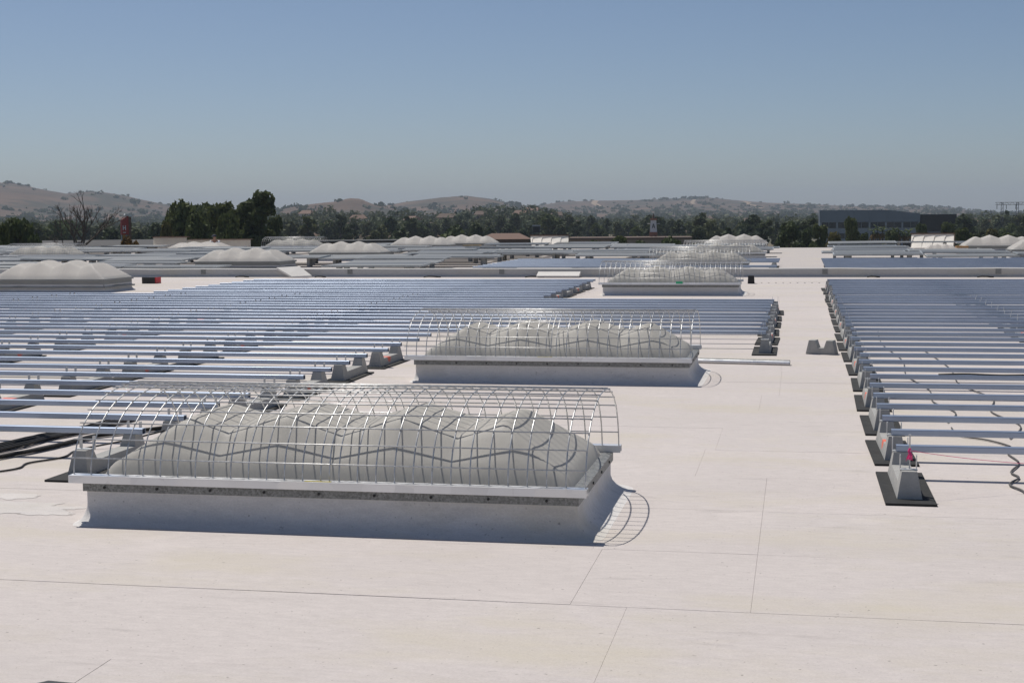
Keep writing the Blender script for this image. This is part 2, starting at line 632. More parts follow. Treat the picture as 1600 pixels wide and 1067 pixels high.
def flashing_mesh():
    b = MB()
    t = 0.012
    z0, z1 = 0.172, 0.222
    x0, x1, y0, y1 = SX0 - t, SX1 + t, -t, SD + t
    i = 0.10
    # skirt
    b.quad((x0, y0, z0), (x1, y0, z0), (x1, y0, z1), (x0, y0, z1))
    b.quad((x1, y0, z0), (x1, y1, z0), (x1, y1, z1), (x1, y0, z1))
    b.quad((x1, y1, z0), (x0, y1, z0), (x0, y1, z1), (x1, y1, z1))
    b.quad((x0, y1, z0), (x0, y0, z0), (x0, y0, z1), (x0, y1, z1))
    # top flange, sloping up to the dome
    zi = z1 + 0.012
    o = [(x0, y0, z1), (x1, y0, z1), (x1, y1, z1), (x0, y1, z1)]
    q = [(x0 + i, y0 + i, zi), (x1 - i, y0 + i, zi), (x1 - i, y1 - i, zi), (x0 + i, y1 - i, zi)]
    for k in range(4):
        k2 = (k + 1) % 4
        b.quad(o[k], o[k2], q[k2], q[k])
    b.quad(*[(x, y, z0) for x, y, z in o][::-1])
    return b.mesh('flashing', M['flash'])


def dome_mesh(name, mat, L=2.70, W=1.26, zb=0.228, H=0.29, soft=0.6, lip=0.045):
    nx, ny = 96, 34
    b = MB()
    for j in range(ny + 1):
        for i in range(nx + 1):
            u, v = i / nx, -1 + 2 * j / ny
            x = (u - 0.5) * L
            y = SD / 2 + v * (W / 2 - 0.018 * (1 - abs(math.sin(4 * math.pi * u))) * (abs(v) > 0.2))
            ex = min(u, 1 - u) * L
            # four low hipped swellings: soft minimum of front, end and ridge planes
            dv = abs(((u * 4) % 1.0) - 0.5)
            tri = 1 - 2 * dv                      # 0 in the valleys, 1 over the peaks
            av = abs(v)
            front = 0.86 * ((1 - av) * W / 2) * (0.88 + 0.24 * tri)
            ridge = H * (0.74 + 0.34 * tri - 0.10 * av)
            endp = 0.66 * ex
            k_ = 0.016 * soft
            z = -k_ * math.log(math.exp(-front / k_) + math.exp(-ridge / k_) + math.exp(-endp / k_))
            z = zb + lip * min(1, 9 * min(ex / 0.3, 1 - av)) + max(0.0, z)
            if i in (0, nx) or j in (0, ny):
                z = zb - 0.004
            b.v.append((x, y, z))
    w = nx + 1
    for j in range(ny):
        for i in range(nx):
            b.f.append((j * w + i, j * w + i + 1, (j + 1) * w + i + 1, (j + 1) * w + i))
    return b.mesh(name, mat, True)


def frame_mesh():
    """plain sheet-metal frame of the uncaged skylights: two steps under the dome"""
    b = MB()

    def ring(o0, z0, o1, z1):
        X, Y0, Y1 = SX1, 0, SD
        p = [(-X - o0, Y0 - o0, z0), (X + o0, Y0 - o0, z0), (X + o0, Y1 + o0, z0), (-X - o0, Y1 + o0, z0)]
        q = [(-X - o1, Y0 - o1, z1), (X + o1, Y0 - o1, z1), (X + o1, Y1 + o1, z1), (-X - o1, Y1 + o1, z1)]
        for k in range(4):
            k2 = (k + 1) % 4
            b.quad(p[k], p[k2], q[k2], q[k])
    ring(0.05, 0.10, 0.05, 0.135)
    ring(0.05, 0.135, 0.0, 0.14)
    ring(0.0, 0.14, -0.004, 0.255)
    ring(-0.004, 0.255, 0.03, 0.26)
    ring(0.03, 0.26, 0.03, 0.31)
    ring(0.03, 0.31, -0.08, 0.318)
    return b.mesh('frame', M['frame'])


CURB = curb_mesh()
FLASH = flashing_mesh()
DOME_G = dome_mesh('grey_dome', M['grey_dome'])
DOME_W = dome_mesh('white_dome', M['white_dome'], 2.80, 1.42, 0.316, 0.36, 1.3, 0.02)
FRAME = frame_mesh()
SCREW = MB().tube([(0, 0.0, 0), (0, -0.006, 0)], 0.008, 6).mesh('screw', M['black'])


def skylight(cx, y0, label, grey, screws=False, raised=0.0):
    t = tag(empty('skylight', (cx, y0, raised)), label, 'skylight', 'skylights in the white roof')
    link('curb', CURB, t)
    if grey:
        fl = link('flashing', FLASH, t)
    else:
        link('frame', FRAME, t)
    link('dome', DOME_G if grey else DOME_W, t)
    if screws:
        for k in range(9):
            link('screw', SCREW, fl, (SX0 + 0.12 + k * 0.314, -0.0125, 0.196))
        for k in range(4):
            o = link('screw', SCREW, fl, (SX1 + 0.0125, 0.18 + k * 0.35, 0.196), math.pi / 2)
    if raised:
        pass
    return t


# the wire cage: two end-to-end panels of welded mesh bent over the dome, held in two steel channels
CX0, CX1 = -1.475, 1.45
BAR_Z = 0.2245


def ring_pts(n=26):
    out = []
    for k in range(n + 1):
        a = math.pi * k / n
        y = SD / 2 - (SD / 2 + 0.006) * math.copysign(abs(math.cos(a)) ** 0.92, math.cos(a))
        z = BAR_Z + 0.012 + 0.455 * abs(math.sin(a)) ** 0.88
        out.append((0.0, y, z))
    return out


RING = MB().tube(ring_pts(), 0.0042, 6).mesh('wire', M['wire'], True)
GAP = (CX1 - CX0 - 0.02) / 28
LONG = MB().tube([(CX0 - 0.015, 0, 0), (CX1 - 0.008, 0, 0)], 0.0040, 6).mesh('wire', M['wire'], True)


def bar_mesh(sy):
    # C channel: flat top, front lip turned down
    b = MB()
    h = 0.043
    b.box(CX0, CX1, -0.035, 0.035, BAR_Z + h - 0.004, BAR_Z + h)
    b.box(CX0, CX1, -0.035, -0.031, BAR_Z, BAR_Z + h - 0.0042)
    b.box(CX0, CX1, 0.031, 0.035, BAR_Z, BAR_Z + h - 0.0042)
    return b.mesh('channel_bar', M['bar'])


BAR = bar_mesh(1)
STICK = MB().box(-0.075, 0.075, -0.012, 0.012, 0, 0.0012).mesh('yellow_label', M['yellow'])
TAPE = MB().box(-0.07, 0.07, -0.004, 0.0, 0, 0.05).mesh('green_tape', M['green'])


def wire_cage(cx, y0, label, sticker=None, skip=1):
    t = tag(empty('wire_cage', (cx, y0, 0)), label, 'safety cage', 'wire cages over the skylights')
    link('channel_bar', BAR, t, (0, -0.022, 0))
    link('channel_bar', BAR, t, (0, SD + 0.022, 0))
    n = 0
    x = CX0 + 0.008
    while x < CX1 - 0.005:
        link('wire', RING, t, (x, 0, 0))
        x += GAP
        n += 1
    link('wire', RING, t, (0.035, 0, 0.002))
    pts = ring_pts(400)
    ln = [0.0]
    for a, b in zip(pts, pts[1:]):
        ln.append(ln[-1] + math.dist(a, b))
    tot = ln[-1]
    K = 17
    for k in range(1, K):
        s = tot * k / K
        i = next(q for q in range(len(ln)) if ln[q] >= s)
        link('wire', LONG, t, (0, pts[i][1], pts[i][2] + 0.0072))
    if sticker == 'yellow':
        link('label_sticker', STICK, t, (-0.02, -0.03, BAR_Z + 0.0432))
    elif sticker == 'green':
        link('tape_strip', TAPE, t, (0.2, -0.055, BAR_Z + 0.02))
    return t


SKY_C = -2.53
skylight(SKY_C, 7.45, 'nearest skylight, grey ribbed dome on a flared white curb in the foreground', True, True)
wire_cage(SKY_C + 0.005, 7.45, 'nearest arched wire cage with long steel channels, over the foreground skylight', 'yellow')
skylight(SKY_C + 0.07, 14.36, 'second grey skylight on a white curb, behind the foreground one', True, True)
wire_cage(SKY_C + 0.05, 14.36, 'second arched wire cage, over the skylight beside the loose conduits', 'yellow')
skylight(SKY_C - 0.08, 30.0, 'third grey skylight from the front, behind the long rails', True)
wire_cage(SKY_C - 0.08, 30.0, 'third arched wire cage with a green strip on its channel', 'green')
skylight(-2.85, 42.6, 'caged skylight just beyond the low roof divider', True)
wire_cage(-2.85, 42.6, 'fourth arched wire cage, just beyond the low roof divider')
skylight(-2.6, 52.4, 'caged skylight between the far panel rows and the uncaged white dome', True)
wire_cage(-2.6, 52.4, 'farthest arched wire cage in line with the foreground skylights')
skylight(-2.8, 65.8, 'uncaged white domed skylight behind the row of caged ones', False)
skylight(-16.85, 30.5, 'nearest uncaged white domed skylight, at the left edge before the roof divider', False)
skylight(-17.1, 42.6, 'uncaged white domed skylight just beyond the roof divider beside the tilted white slab', False)
skylight(-16.8, 52.5, 'uncaged white domed skylight in the middle distance, third of its line', False)
skylight(-17.3, 65.4, 'white domed skylight with four peaks, overlapping another behind it', False)
skylight(-15.9, 68.9, 'white domed skylight partly hidden behind another, beside the plywood box', False)
skylight(-29.3, 52.4, 'caged skylight far off on the left below the bare tree', True)
wire_cage(-29.3, 52.4, 'wire cage far off on the left below the bare tree')
cs = skylight(-28.05, 64.6, 'white domed skylight on the left with a person behind it', False)
cs.scale = (1, 1, 0.72)
skylight(-24.0, 66.6, 'caged skylight to the right of the person on the roof', True)
wire_cage(-24.0, 66.6, 'wire cage to the right of the person on the roof')
skylight(7.75, 59.6, 'white domed skylight at the far right behind the cardboard boxes', False)
skylight(8.75, 53.6, 'white domed skylight cut by the right edge of the picture', False)

# ================================================================== RACKING
RY0, RP = 9.5, 0.6854
RAIL_TOP, RAIL_H, RAIL_D = 0.213, 0.043, 0.058


def rail_mesh(L):
    b = MB()
    w, h, t = RAIL_D, RAIL_H, 0.004
    r = 0.0065
    outer = []
    for cy, cz, a0 in ((w / 2 - r, -h + r, -90), (w / 2 - r, -r, 0), (-w / 2 + r, -r, 90), (-w / 2 + r, -h + r, 180)):
        for k in range(5):
            a = math.radians(a0 + 22.5 * k)
            outer.append((cy + r * math.cos(a), cz + r * math.sin(a)))
    inner = [(y * (1 - 2 * t / w), (z + h / 2) * (1 - 2 * t / h) - h / 2) for y, z in outer]
    b.extrude_profile(outer, 0, L)
    b.extrude_profile(inner[::-1], 0, L)
    n = len(outer)
    for x, fl in ((0, 0), (L, 1)):
        for k in range(n):
            k2 = (k + 1) % n
            q = [(x, *outer[k]), (x, *inner[k]), (x, *inner[k2]), (x, *outer[k2])]
            b.quad(*(q if not fl else q[::-1]))
    return b.mesh('rail', M['rail'])


_rails = {}


def rail(x0, x1, y, label, group, z=RAIL_TOP):
    L = round(x1 - x0, 2)
    if L not in _rails:
        _rails[L] = rail_mesh(L)
    o = link('mounting_rail', _rails[L], None, (x0, y, z), rnd.uniform(-.0012, .0012))
    return tag(o, label, 'rail', group)


def rail_y(k):
    return RY0 + RP * k


for k in range(35):
    y = rail_y(k)
    jx = rnd.uniform(-0.03, 0.03)
    xl = round(-0.64 * y - 1.2, 1) if k < 26 else -12.75 + 0.3 * jx
    xr = -4.53 + jx if (k < 13 or k > 23) else -0.42 + jx
    where = 'before the loose conduits' if k < 13 else ('reaching the walkway' if k <= 23 else 'beyond the long ones')
    rail(xl, xr, y + rnd.uniform(-.008, .008), f'{nth(k + 1)} steel rail from the front in the array left of the walkway',
         'rails of the left array', RAIL_TOP + rnd.uniform(-.004, .004))
    xr2 = round(0.17 * y + 2.6, 1)
    rail(0.63 + jx, xr2, y + rnd.uniform(-.008, .008), f'{nth(k + 1)} steel rail from the front in the array right of the walkway',
         'rails of the right array', RAIL_TOP + rnd.uniform(-.004, .004))

# ballast blocks: two tapered towers joined by a low saddle
TW = RP / 2          # tower centre from block centre
HB, HS = 0.158, 0.08


def block_mesh(name, mat, tw=TW, half=0.445, top_t=0.105, hb=HB, hs=HS, wb=0.145, wt=0.088):
    # outline along y, extruded over x with taper towards the top
    prof = [(-half, 0), (-half + 0.035, hb), (-half + 0.035 + top_t, hb), (-half + 0.065 + top_t, hs),
            (half - 0.065 - top_t, hs), (half - 0.035 - top_t, hb), (half - 0.035, hb), (half, 0)]
    b = MB()
    i = len(b.v)
    wid = lambda z: (wb + (wt - wb) * z / hb) / 2
    for s in (-1, 1):
        for y, z in prof:
            b.v.append((s * wid(z), y, z))
    n = len(prof)
    for k in range(n):
        k2 = (k + 1) % n
        b.f.append((k, n + k, n + k2, k2))
    # side faces split into three convex pieces so that the saddle reads cleanly
    for s, o in ((0, 0), (1, n)):
        for poly in ((0, 1, 2, 3), (0, 3, 4, 7), (7, 4, 5, 6)):
            q = tuple(o + k for k in poly)
            b.f.append(q if s == 0 else q[::-1])
    me = b.mesh(name, mat)
    return me


BLK = block_mesh('ballast_block', M['concrete'])
BLKM = block_mesh('ballast_block_marked', M['concrete_marked'])
MAT = MB().box(-0.145, 0.145, -0.525, 0.525, 0.0, 0.012).mesh('rubber_mat', M['rubber'])
TAB = MB().box(-0.0022, 0.0022, -0.019, 0.019, 0.0, 0.095).mesh('bracket_tab', M['tab'])
SADDLE = MB().box(-0.05, 0.05, -0.02, 0.02, 0.0, 0.005).mesh('bracket_plate', M['tab'])


def block(x, yc, label, group, marked, tabs, mat_label):
    jx, ja = rnd.uniform(-.012, .012), rnd.uniform(-.02, .02)
    mt = link('rubber_mat', MAT, None, (x + jx * 2, yc - 0.08 + rnd.uniform(-.03, .03), 0.0008), ja)
    tag(mt, mat_label, 'rubber mat', group.replace('ballast blocks', 'rubber mats'))
    o = link('ballast_block', BLKM if marked else BLK, None, (x + jx, yc, 0.0125), ja)
    tag(o, label, 'ballast block', group)
    if tabs:
        for s in (-1, 1):
            yy = s * TW
            pl = link('bracket_plate', SADDLE, o, (0, yy, HB + 0.0005))
            for q in (-1, 1):
                link('bracket_tab', TAB, pl, (q * 0.047, 0.046, -0.0125))
    return o


def blocks_col(x, j0, j1, shift, colname, tabs_to=26.0):
    for i, j in enumerate(range(j0, j1)):
        yc = RY0 - RP / 2 + 2 * RP * j + shift
        lab = f'{nth(i + 1)} concrete ballast block from the front, {colname}'
        ml = f'black rubber mat under the {nth(i + 1)} ballast block, {colname}'
        block(x, yc, lab, 'ballast blocks of the ' + colname, (j * 7 + int(abs(x) * 3)) % 2 == 0, yc < tabs_to, ml)


blocks_col(0.65, 0, 18, 0, 'walkway edge of the right array')
blocks_col(2.95, 5, 18, 0, 'second column of the right array')
blocks_col(-4.65, 0, 6, 0, 'column beside the nearest skylights')
blocks_col(-4.72, 13, 18, 0, 'column beside the third skylight')
blocks_col(-0.39, 6, 12, RP, 'walkway end of the long rails')
for n, nm in ((1, 'second'), (2, 'third'), (3, 'fourth')):
    x = -4.65 - 2.3 * n
    j0 = next(j for j in range(30) if -0.62 * (RY0 + 2 * RP * j) - 0.6 < x)
    blocks_col(x, j0, 18, 0, f'{nm} column left of the skylights')
for n, nm in ((4, 'fifth'), (5, 'sixth')):
    x = -4.65 - 2.3 * n
    j0 = next(j for j in range(30) if -0.62 * (RY0 + 2 * RP * j) - 0.6 < x)
    if j0 < 13:
        blocks_col(x, j0, 13, 0, f'{nm} column left of the skylights')

# threaded rod with pink tape on the front block of the right array, string leading off
rod = empty('threaded_rod', (0.655, 8.83, HB + 0.012))
tag(rod, 'thin upright threaded rod with pink tape on the nearest right-hand block', 'rod')
shaft = MB().tube([(0, 0, 0), (0, 0, 0.205)], 0.0045, 6).build('shaft', M['tab'], rod)
MB().tube([(0, 0, 0.198), (0, 0, 0.21)], 0.009, 6).build('nut', M['tab'], shaft)
rr = random.Random(4)
tp = MB().tube([(0, 0, 0.06), (0.006, -0.004, 0.085), (-0.004, 0.002, 0.11), (0.002, 0, 0.128)], 0.012, 6, 0.007)
for k in range(3):
    a = rr.uniform(0, 6.28)
    tp.quad((0, 0, 0.11), (0.02 * math.cos(a), 0.02 * math.sin(a), 0.07), (0.026 * math.cos(a), 0.02 * math.sin(a), 0.045), (0.004, 0.004, 0.09))
tp.build('tape', M['pink'], rod)
pts = []
for k in range(25):
    t = k / 24
    pts.append((0.66 + 2.6 * t, 8.85 + 1.2 * t, 0.28 - 0.32 * t * (1 - t) * 1.5 - 0.08 * t))
tag(MB().tube(pts, 0.0016, 4).build('string', M['pink']), 'thin pink string sagging from the rod across the rails', 'string')

# loose saddle block on the walkway
lb = block_mesh('loose_block', M['concrete'], 0.12, 0.178, 0.075, 0.165, 0.075, 0.17, 0.15)
o = link('ballast_block', lb, None, (0.28, 17.75, 0), math.radians(90 - 14))
tag(o, 'loose concrete saddle block alone on the white walkway', 'ballast block')

# loose conduits on the roof behind the second skylight
for i, (dy, lab) in enumerate(((0, 'front one of two bright steel conduits lying right of the second skylight'),
                               (0.085, 'rear one of two steel conduits lying right of the second skylight'))):
    x0, x1, y0, y1 = -2.6, -0.09, 16.72 + dy, 16.36 + dy * 0.8
    b = MB()
    r = (0.022, 0.026)[i]
    b.tube([(x0, y0, r + 0.002), (x1, y1, r + 0.002)], r, 14, cap=False)
    b.tube([(x1, y1, r + 0.002), (x0, y0, r + 0.002)], r - 0.004, 14, cap=False)
    tag(b.build('conduit', (M['bar'], M['flash'])[i], smooth=True), lab, 'conduit')

# cables
def cable(pts, r, mat, label, name='cable'):
    P = [Vector(p) for p in pts]
    out = []
    for i in range(len(P) - 1):
        p0, p1, p2, p3 = P[max(i - 1, 0)], P[i], P[i + 1], P[min(i + 2, len(P) - 1)]
        for k in range(8):
            t = k / 8
            out.append(0.5 * ((2 * p1) + (p2 - p0) * t + (2 * p0 - 5 * p1 + 4 * p2 - p3) * t * t + (3 * p1 - p0 - 3 * p2 + p3) * t ** 3))
    out.append(P[-1])
    return tag(MB().tube(out, r, 6).build(name, mat, smooth=True), label, 'cable')


cable([(1.33, 8.75, .01), (1.34, 9.08, .01), (1.29, 9.3, .01), (1.38, 9.55, .01), (1.36, 9.75, .01), (1.46, 10.12, .01), (1.44, 10.5, .01), (1.5, 10.8, .01), (1.38, 11.1, .01), (1.2, 11.3, .01), (1.18, 11.7, .01)],
      0.0065, M['cable_grey'], 'grey cable wandering over the roof in front of the right-hand rails')
cable([(1.55, 11.2, .01), (1.72, 11.9, .01), (1.6, 12.7, .01), (1.72, 13.6, .01), (1.55, 14.7, .01), (1.6, 16.2, .01), (1.5, 18.2, .01)],
      0.006, M['cable_grey'], 'dark cable running away under the right-hand rails, the right one')
cable([(1.18, 12.0, .01), (1.3, 12.6, .01), (1.18, 13.3, .01), (1.22, 14.2, .01), (1.1, 15.4, .01), (1.16, 17.0, .01), (1.05, 19.0, .01), (1.1, 21, .01)],
      0.006, M['cable_grey'], 'dark cable running away under the right-hand rails, the left one')
cable([(1.25, 13.6, .22), (1.5, 13.62, .225), (1.8, 13.6, .22), (2.1, 13.63, .222), (2.6, 13.6, .22)], 0.008, M['cable'], 'short black cable lying along a right-hand rail')
# the cable bundles coming in at the left edge
bun = empty('cable_bundle', (-5.7, 9.7, 0))
tag(bun, 'thick bundle of black cables lying on the roof at the left edge', 'cable bundle')
rr = random.Random(11)
for k in range(13):
    ox, oz = rr.uniform(-.075, .075), rr.uniform(0.008, .045)
    pts = [(-0.35 + ox, -1.1 + rr.uniform(-.02, .02), oz), (-0.12 + ox, -0.45 + rr.uniform(-.03, .03), oz), (0.0 + ox * 1.2, 0.1, oz + rr.uniform(0, .012)),
           (0.02 + ox, 0.45, oz), (0.16 + ox * 1.3, 0.95, oz), (0.2 + ox, 1.6, oz)]
    pp = [Vector(p) for p in pts]
    fine = []
    for i in range(len(pp) - 1):
        for q in range(4):
            fine.append(pp[i].lerp(pp[i + 1], q / 4) + Vector((rr.uniform(-.006, .006), 0, 0)))
    MB().tube(fine + [pp[-1]], 0.0085, 5).build('cable', M['cable'], bun, smooth=True)
bun2 = empty('cable_bundle', (-5.45, 9.55, 0))
tag(bun2, 'thinner bundle of black cables lying in front of the thick one', 'cable bundle')
for k in range(6):
    ox, oz = rr.uniform(-.03, .03), rr.uniform(0.008, .03)
    pp = [Vector(p) for p in ((-0.4 + ox, -0.9, oz), (-0.14 + ox, -0.35, oz), (0 + ox, 0.05, oz), (0.06 + ox, 0.35, oz), (0.1 + ox, 0.75, oz), (0.5 + ox, 1.3, oz))]
    fine = []
    for i in range(len(pp) - 1):
        for q in range(4):
            fine.append(pp[i].lerp(pp[i + 1], q / 4) + Vector((rr.uniform(-.006, .006), 0, 0)))
    MB().tube(fine + [pp[-1]], 0.008, 5).build('cable', M['cable'], bun2, smooth=True)
cable([(-5.5, 8.5, .008), (-5.26, 8.8, .008), (-5.2, 8.95, .008), (-5.24, 9.14, .008), (-5.12, 9.4, .008), (-5.16, 9.7, .01), (-4.9, 9.95, .05), (-4.62, 10.0, .12)],
      0.007, M['cable'], 'single thin black cable curling towards the nearest left-hand block')
# dark corner of something in the bottom left
b = MB()
b.hexa([(-2.95, 4.35, 0), (-2.33, 4.35, 0), (-2.33, 4.70, 0), (-2.68, 4.74, 0)], [(-2.95, 4.35, .03), (-2.33, 4.35, .03), (-2.34, 4.69, .03), (-2.66, 4.72, .03)])
tag(b.build('toolbag', M['black']), 'dark flat case peeking in at the bottom left edge', 'case')

# ================================================================== LOW ROOF DIVIDER
DV0, DV1, DVH = 38.7, 39.1, 0.225
div = empty('roof_divider', (0, 0, 0))
tag(div, 'long low membrane-covered divider curb crossing the whole roof', 'roof curb')
bd = MB()
prof = [(DV0 - 0.06, 0.0), (DV0 - 0.02, 0.03), (DV0, 0.07), (DV0, DVH - 0.01), (DV0 + 0.02, DVH), (DV1 - 0.02, DVH), (DV1, DVH - 0.01), (DV1, 0.0)]
xs = [-40 + i for i in range(62)]
for i in range(len(xs) - 1):
    s = 0.012
    a = [(xs[i], y, z + s * mnoise.noise(Vector((xs[i] * .7, 0, 0))) * (z > .1)) for y, z in prof]
    c = [(xs[i + 1], y, z + s * mnoise.noise(Vector((xs[i + 1] * .7, 0, 0))) * (z > .1)) for y, z in prof]
    for k in range(len(prof) - 1):
        bd.quad(a[k], c[k], c[k + 1], a[k + 1])
bd.build('curb', M['divider'], div)
STRAP = MB().box(-0.07, 0.07, -0.012, -0.002, 0.08, 0.215).mesh('joint_strap', M['flash'])
for px in (318, 547, 784, 1289, 1560):
    p = at(px, 428, 40)
    link('joint_strap', STRAP, div, (p.x * DV0 / p.y, DV0, 0))
PUDDLE = MB().tube([(-.2, 0, 0.012), (-.08, .01, 0.03), (.05, 0, 0.026), (.2, 0, 0.01)], 0.016, 6, .024).mesh('sandbag', M['rubber'])
for i, (px, w) in enumerate(((378, 1), (675, 1.2), (835, 1.3), (1365, .8), (1540, 1.0), (500, .8))):
    p = at(px, 432, 38.4)
    o = link('sandbag', PUDDLE, None, (p.x * 38.4 / p.y, 38.42, 0))
    o.scale = (w, 1, 1)
    tag(o, f'dark weight lying against the roof divider, {nth(sorted([378, 675, 835, 1365, 1540, 500]).index(px) + 1)} from the left', 'sandbag', 'weights along the divider')

# boards laid over / against the divider
SC = []
for px, py, Y in ((456, 432, 38.2), (487, 430.5, 38.2), (468, 416, 38.6), (432, 418, 38.6)):
    p = at(px, py, Y)
    f = Y / p.y
    SC.append((p.x * f, Y, CAM_H + (p.z - CAM_H) * f))
b = MB()
b.hexa([(x, y, z - 0.05) for x, y, z in SC], SC)
tag(b.build('ramp_slab', M['whitepaint']), 'white slab tilted over the roof divider', 'ramp')
b = MB()
b.hexa([(-6.9, 38.3, .02), (-5.75, 38.3, .02), (-5.75, 38.62, .05), (-6.9, 38.62, .05)], [(-6.9, 38.3, .05), (-5.75, 38.3, .05), (-5.75, 38.62, .15), (-6.9, 38.62, .15)])
tag(b.build('ramp_slab', M['whitepaint']), 'small grey board leaning on the divider left of the third cage', 'ramp')
t = empty('equipment_box', (-16.4, 35.0, 0))
tag(t, 'black box with a red end beside the nearest white skylight', 'box')
MB().box(-0.2, 0.16, -0.15, 0.15, 0, 0.16).build('body', M['black'], t)
MB().box(0.162, 0.19, -0.15, 0.15, 0, 0.155).build('end_panel', M['red'], t)
tag(MB().hexa([(-0.08, -0.1, 0), (0.08, -0.1, 0), (0.08, 0.1, 0), (-0.08, 0.1, 0)], [(-0.07, -0.09, .19), (0.07, -0.09, .19), (0.07, 0.09, .19), (-0.07, 0.09, .19)]).build('equipment_box', M['black'], None, (-1.12, 35.2, 0)),
    'small black box at the right end of the third cage', 'box')
dots = struct(MB().build('roof_screws', M['black']) if False else MB().tube([(0, 0, 0), (0, 0, .004)], .001, 3).build('fastener', M['black'], roof, (-1.2, 35.5, 0)), 'structure')
DOT = MB().tube([(0, 0, 0), (0, 0, .006)], .022, 6).mesh('fastener', M['black'])
for k in range(10):
    link('fastener', DOT, roof, (-1.05 + 0.17 * k, 35.5 + rnd.uniform(-.02, .02), 0))
bpy.data.objects.remove(dots, do_unlink=True)

# ================================================================== FAR ROOF: rails, then installed panels
FOOT = [(-4.55, -1.15, 42.0, 44.7), (-4.3, -0.85, 51.7, 54.6), (-4.4, -1.1, 65.0, 67.9), (-18.9, -15.3, 41.9, 44.7), (-18.6, -15.0, 51.8, 54.6),
        (-19.1, -15.4, 64.7, 67.6), (-17.6, -14.0, 68.0, 70.6), (-16, -12.3, 67.8, 70.5), (-31.1, -27.4, 51.7, 54.5), (-29.9, -26.1, 63.9, 67.6), (-25.8, -22.1, 65.9, 68.7),
        (5.6, 9.2, 58.9, 62.0), (7.0, 10.6, 52.8, 55.8), (4.8, 9.4, 55.2, 66.0)]
PATHS = [(-0.55, 0.72)]


def spans(y0, y1, a, b, minlen=0.8):
    out = [(a, b)]
    for (x0, x1, f0, f1) in [f for f in FOOT] + [(p[0], p[1], -1e9, 1e9) for p in PATHS]:
        if y1 < f0 or y0 > f1:
            continue
        new = []
        for s, e in out:
            if x1 <= s or x0 >= e:
                new.append((s, e))
            else:
                if x0 > s:
                    new.append((s, x0))
                if x1 < e:
                    new.append((x1, e))
        out = new
    return sorted([s for s in out if s[1] - s[0] > minlen])


FR = 12
for i in range(FR):
    y = 40.1 + RP * i
    sp = spans(y - .1, y + .1, -9.2, 0.165 * y + 1.5)
    if i < 3:
        sp = [s for s in sp if not (-14.5 < s[0] < -1.2 and s[1] < -0.5 and i < 1)]
    for q, (a, b2) in enumerate(sp):
        side = 'right of the walkway' if a > 0 else ['at the left', 'in the middle', 'by the walkway', 'next to the walkway'][min(q, 3)]
        rail(round(a, 1), round(b2, 1), y, f'{nth(i + 1)} rail past the roof divider, stretch {side}', 'rails past the roof divider')
cnt = 0
cols = [-8.9, -6.3, -0.75, 0.9, 3.3, 5.7]
for x in cols:
    for j in range(5):
        yc = 40.6 + 2 * RP * j
        if x < -0.62 * yc - 0.5 or any(f[0] - .2 < x < f[1] + .2 and f[2] - .6 < yc < f[3] + .6 for f in FOOT):
            continue
        colw = 'beside the walkway' if -1 < x < 1.2 else ''
        o = link('ballast_block', BLK, None, (x, yc, 0.0125))
        cnt += 1
        tag(o, f'small ballast block past the roof divider, {nth(j + 1)} back in {nth(cols.index(x) + 1)} column from left', 'ballast block', 'ballast blocks past the roof divider')
        o = link('rubber_mat', MAT, None, (x, yc - 0.06, 0.0005))
        tag(o, f'black mat past the roof divider, {nth(j + 1)} back in {nth(cols.index(x) + 1)} column from left', 'rubber mat', 'mats past the roof divider')


def panel_mesh(w, d):
    b = MB()
    t = 0.045
    b.box(-w / 2, w / 2, -d / 2, d / 2, 0, t)
    me = b.mesh('solar_panel', [M['panel_frame'], M['panel']])
    # glass sits inside the frame
    b2 = MB()
    b2.v = list(b.v)
    b2.f = list(b.f)
    g = 0.04
    b2.box(-w / 2 + g, w / 2 - g, -d / 2 + g, d / 2 - g, t - 0.01, t + 0.003)
    me = b2.mesh('solar_panel', [M['panel_frame'], M['panel']])
    for k, p in enumerate(me.polygons):
        p.material_index = 1 if k >= 6 else 0
    return me


PW, PD = 2.9, 1.2
PANEL = panel_mesh(PW, PD)
LEG = MB().box(-0.05, 0.05, -0.15, 0.15, 0, 1.0).mesh('support', M['concrete'])
rowi = 0
y = 40.3
while y < 69.4:
    rowi += 1
    rz0 = rnd.choice((0.17, 0.2, 0.23, 0.26))
    kk = 0
    for (a, b2) in spans(y - PD / 2, y + PD / 2, -0.62 * y - 1.5, 0.165 * y + 2.0 if y > 48.5 else -9.4, 2.0):
        n = int((b2 - a) // (PW + 0.06))
        off = (b2 - a - n * (PW + 0.06)) / 2
        for k in range(n):
            if rnd.random() < 0.14:
                continue
            kk += 1
            z = rz0 + rnd.uniform(-.035, .045)
            o = link('solar_panel', PANEL, None, (a + off + PW / 2 + k * (PW + 0.06) + rnd.uniform(-.12, .12), y + rnd.uniform(-.12, .12), z))
            o.rotation_euler = (math.radians(rnd.uniform(-0.6, 3.0)), math.radians(rnd.uniform(-.5, .5)), 0)
            tag(o, f'{nth(kk)} solar panel from the left in the {nth(rowi)} panel row past the divider', 'solar panel', 'solar panels on the far roof')
            for sx in (-1.0, 1.0):
                q = link('support', LEG, o, (sx, -0.3, -z + 0.001))
                q.scale = (1, 1, z - 0.002)
                q.rotation_euler = (-o.rotation_euler.x, 0, 0)
    y += 1.62

# ================================================================== THINGS AT THE FAR ROOF EDGE
def roof_x(px, Y):
    p = at(px, 395, Y)
    return p.x * Y / p.y


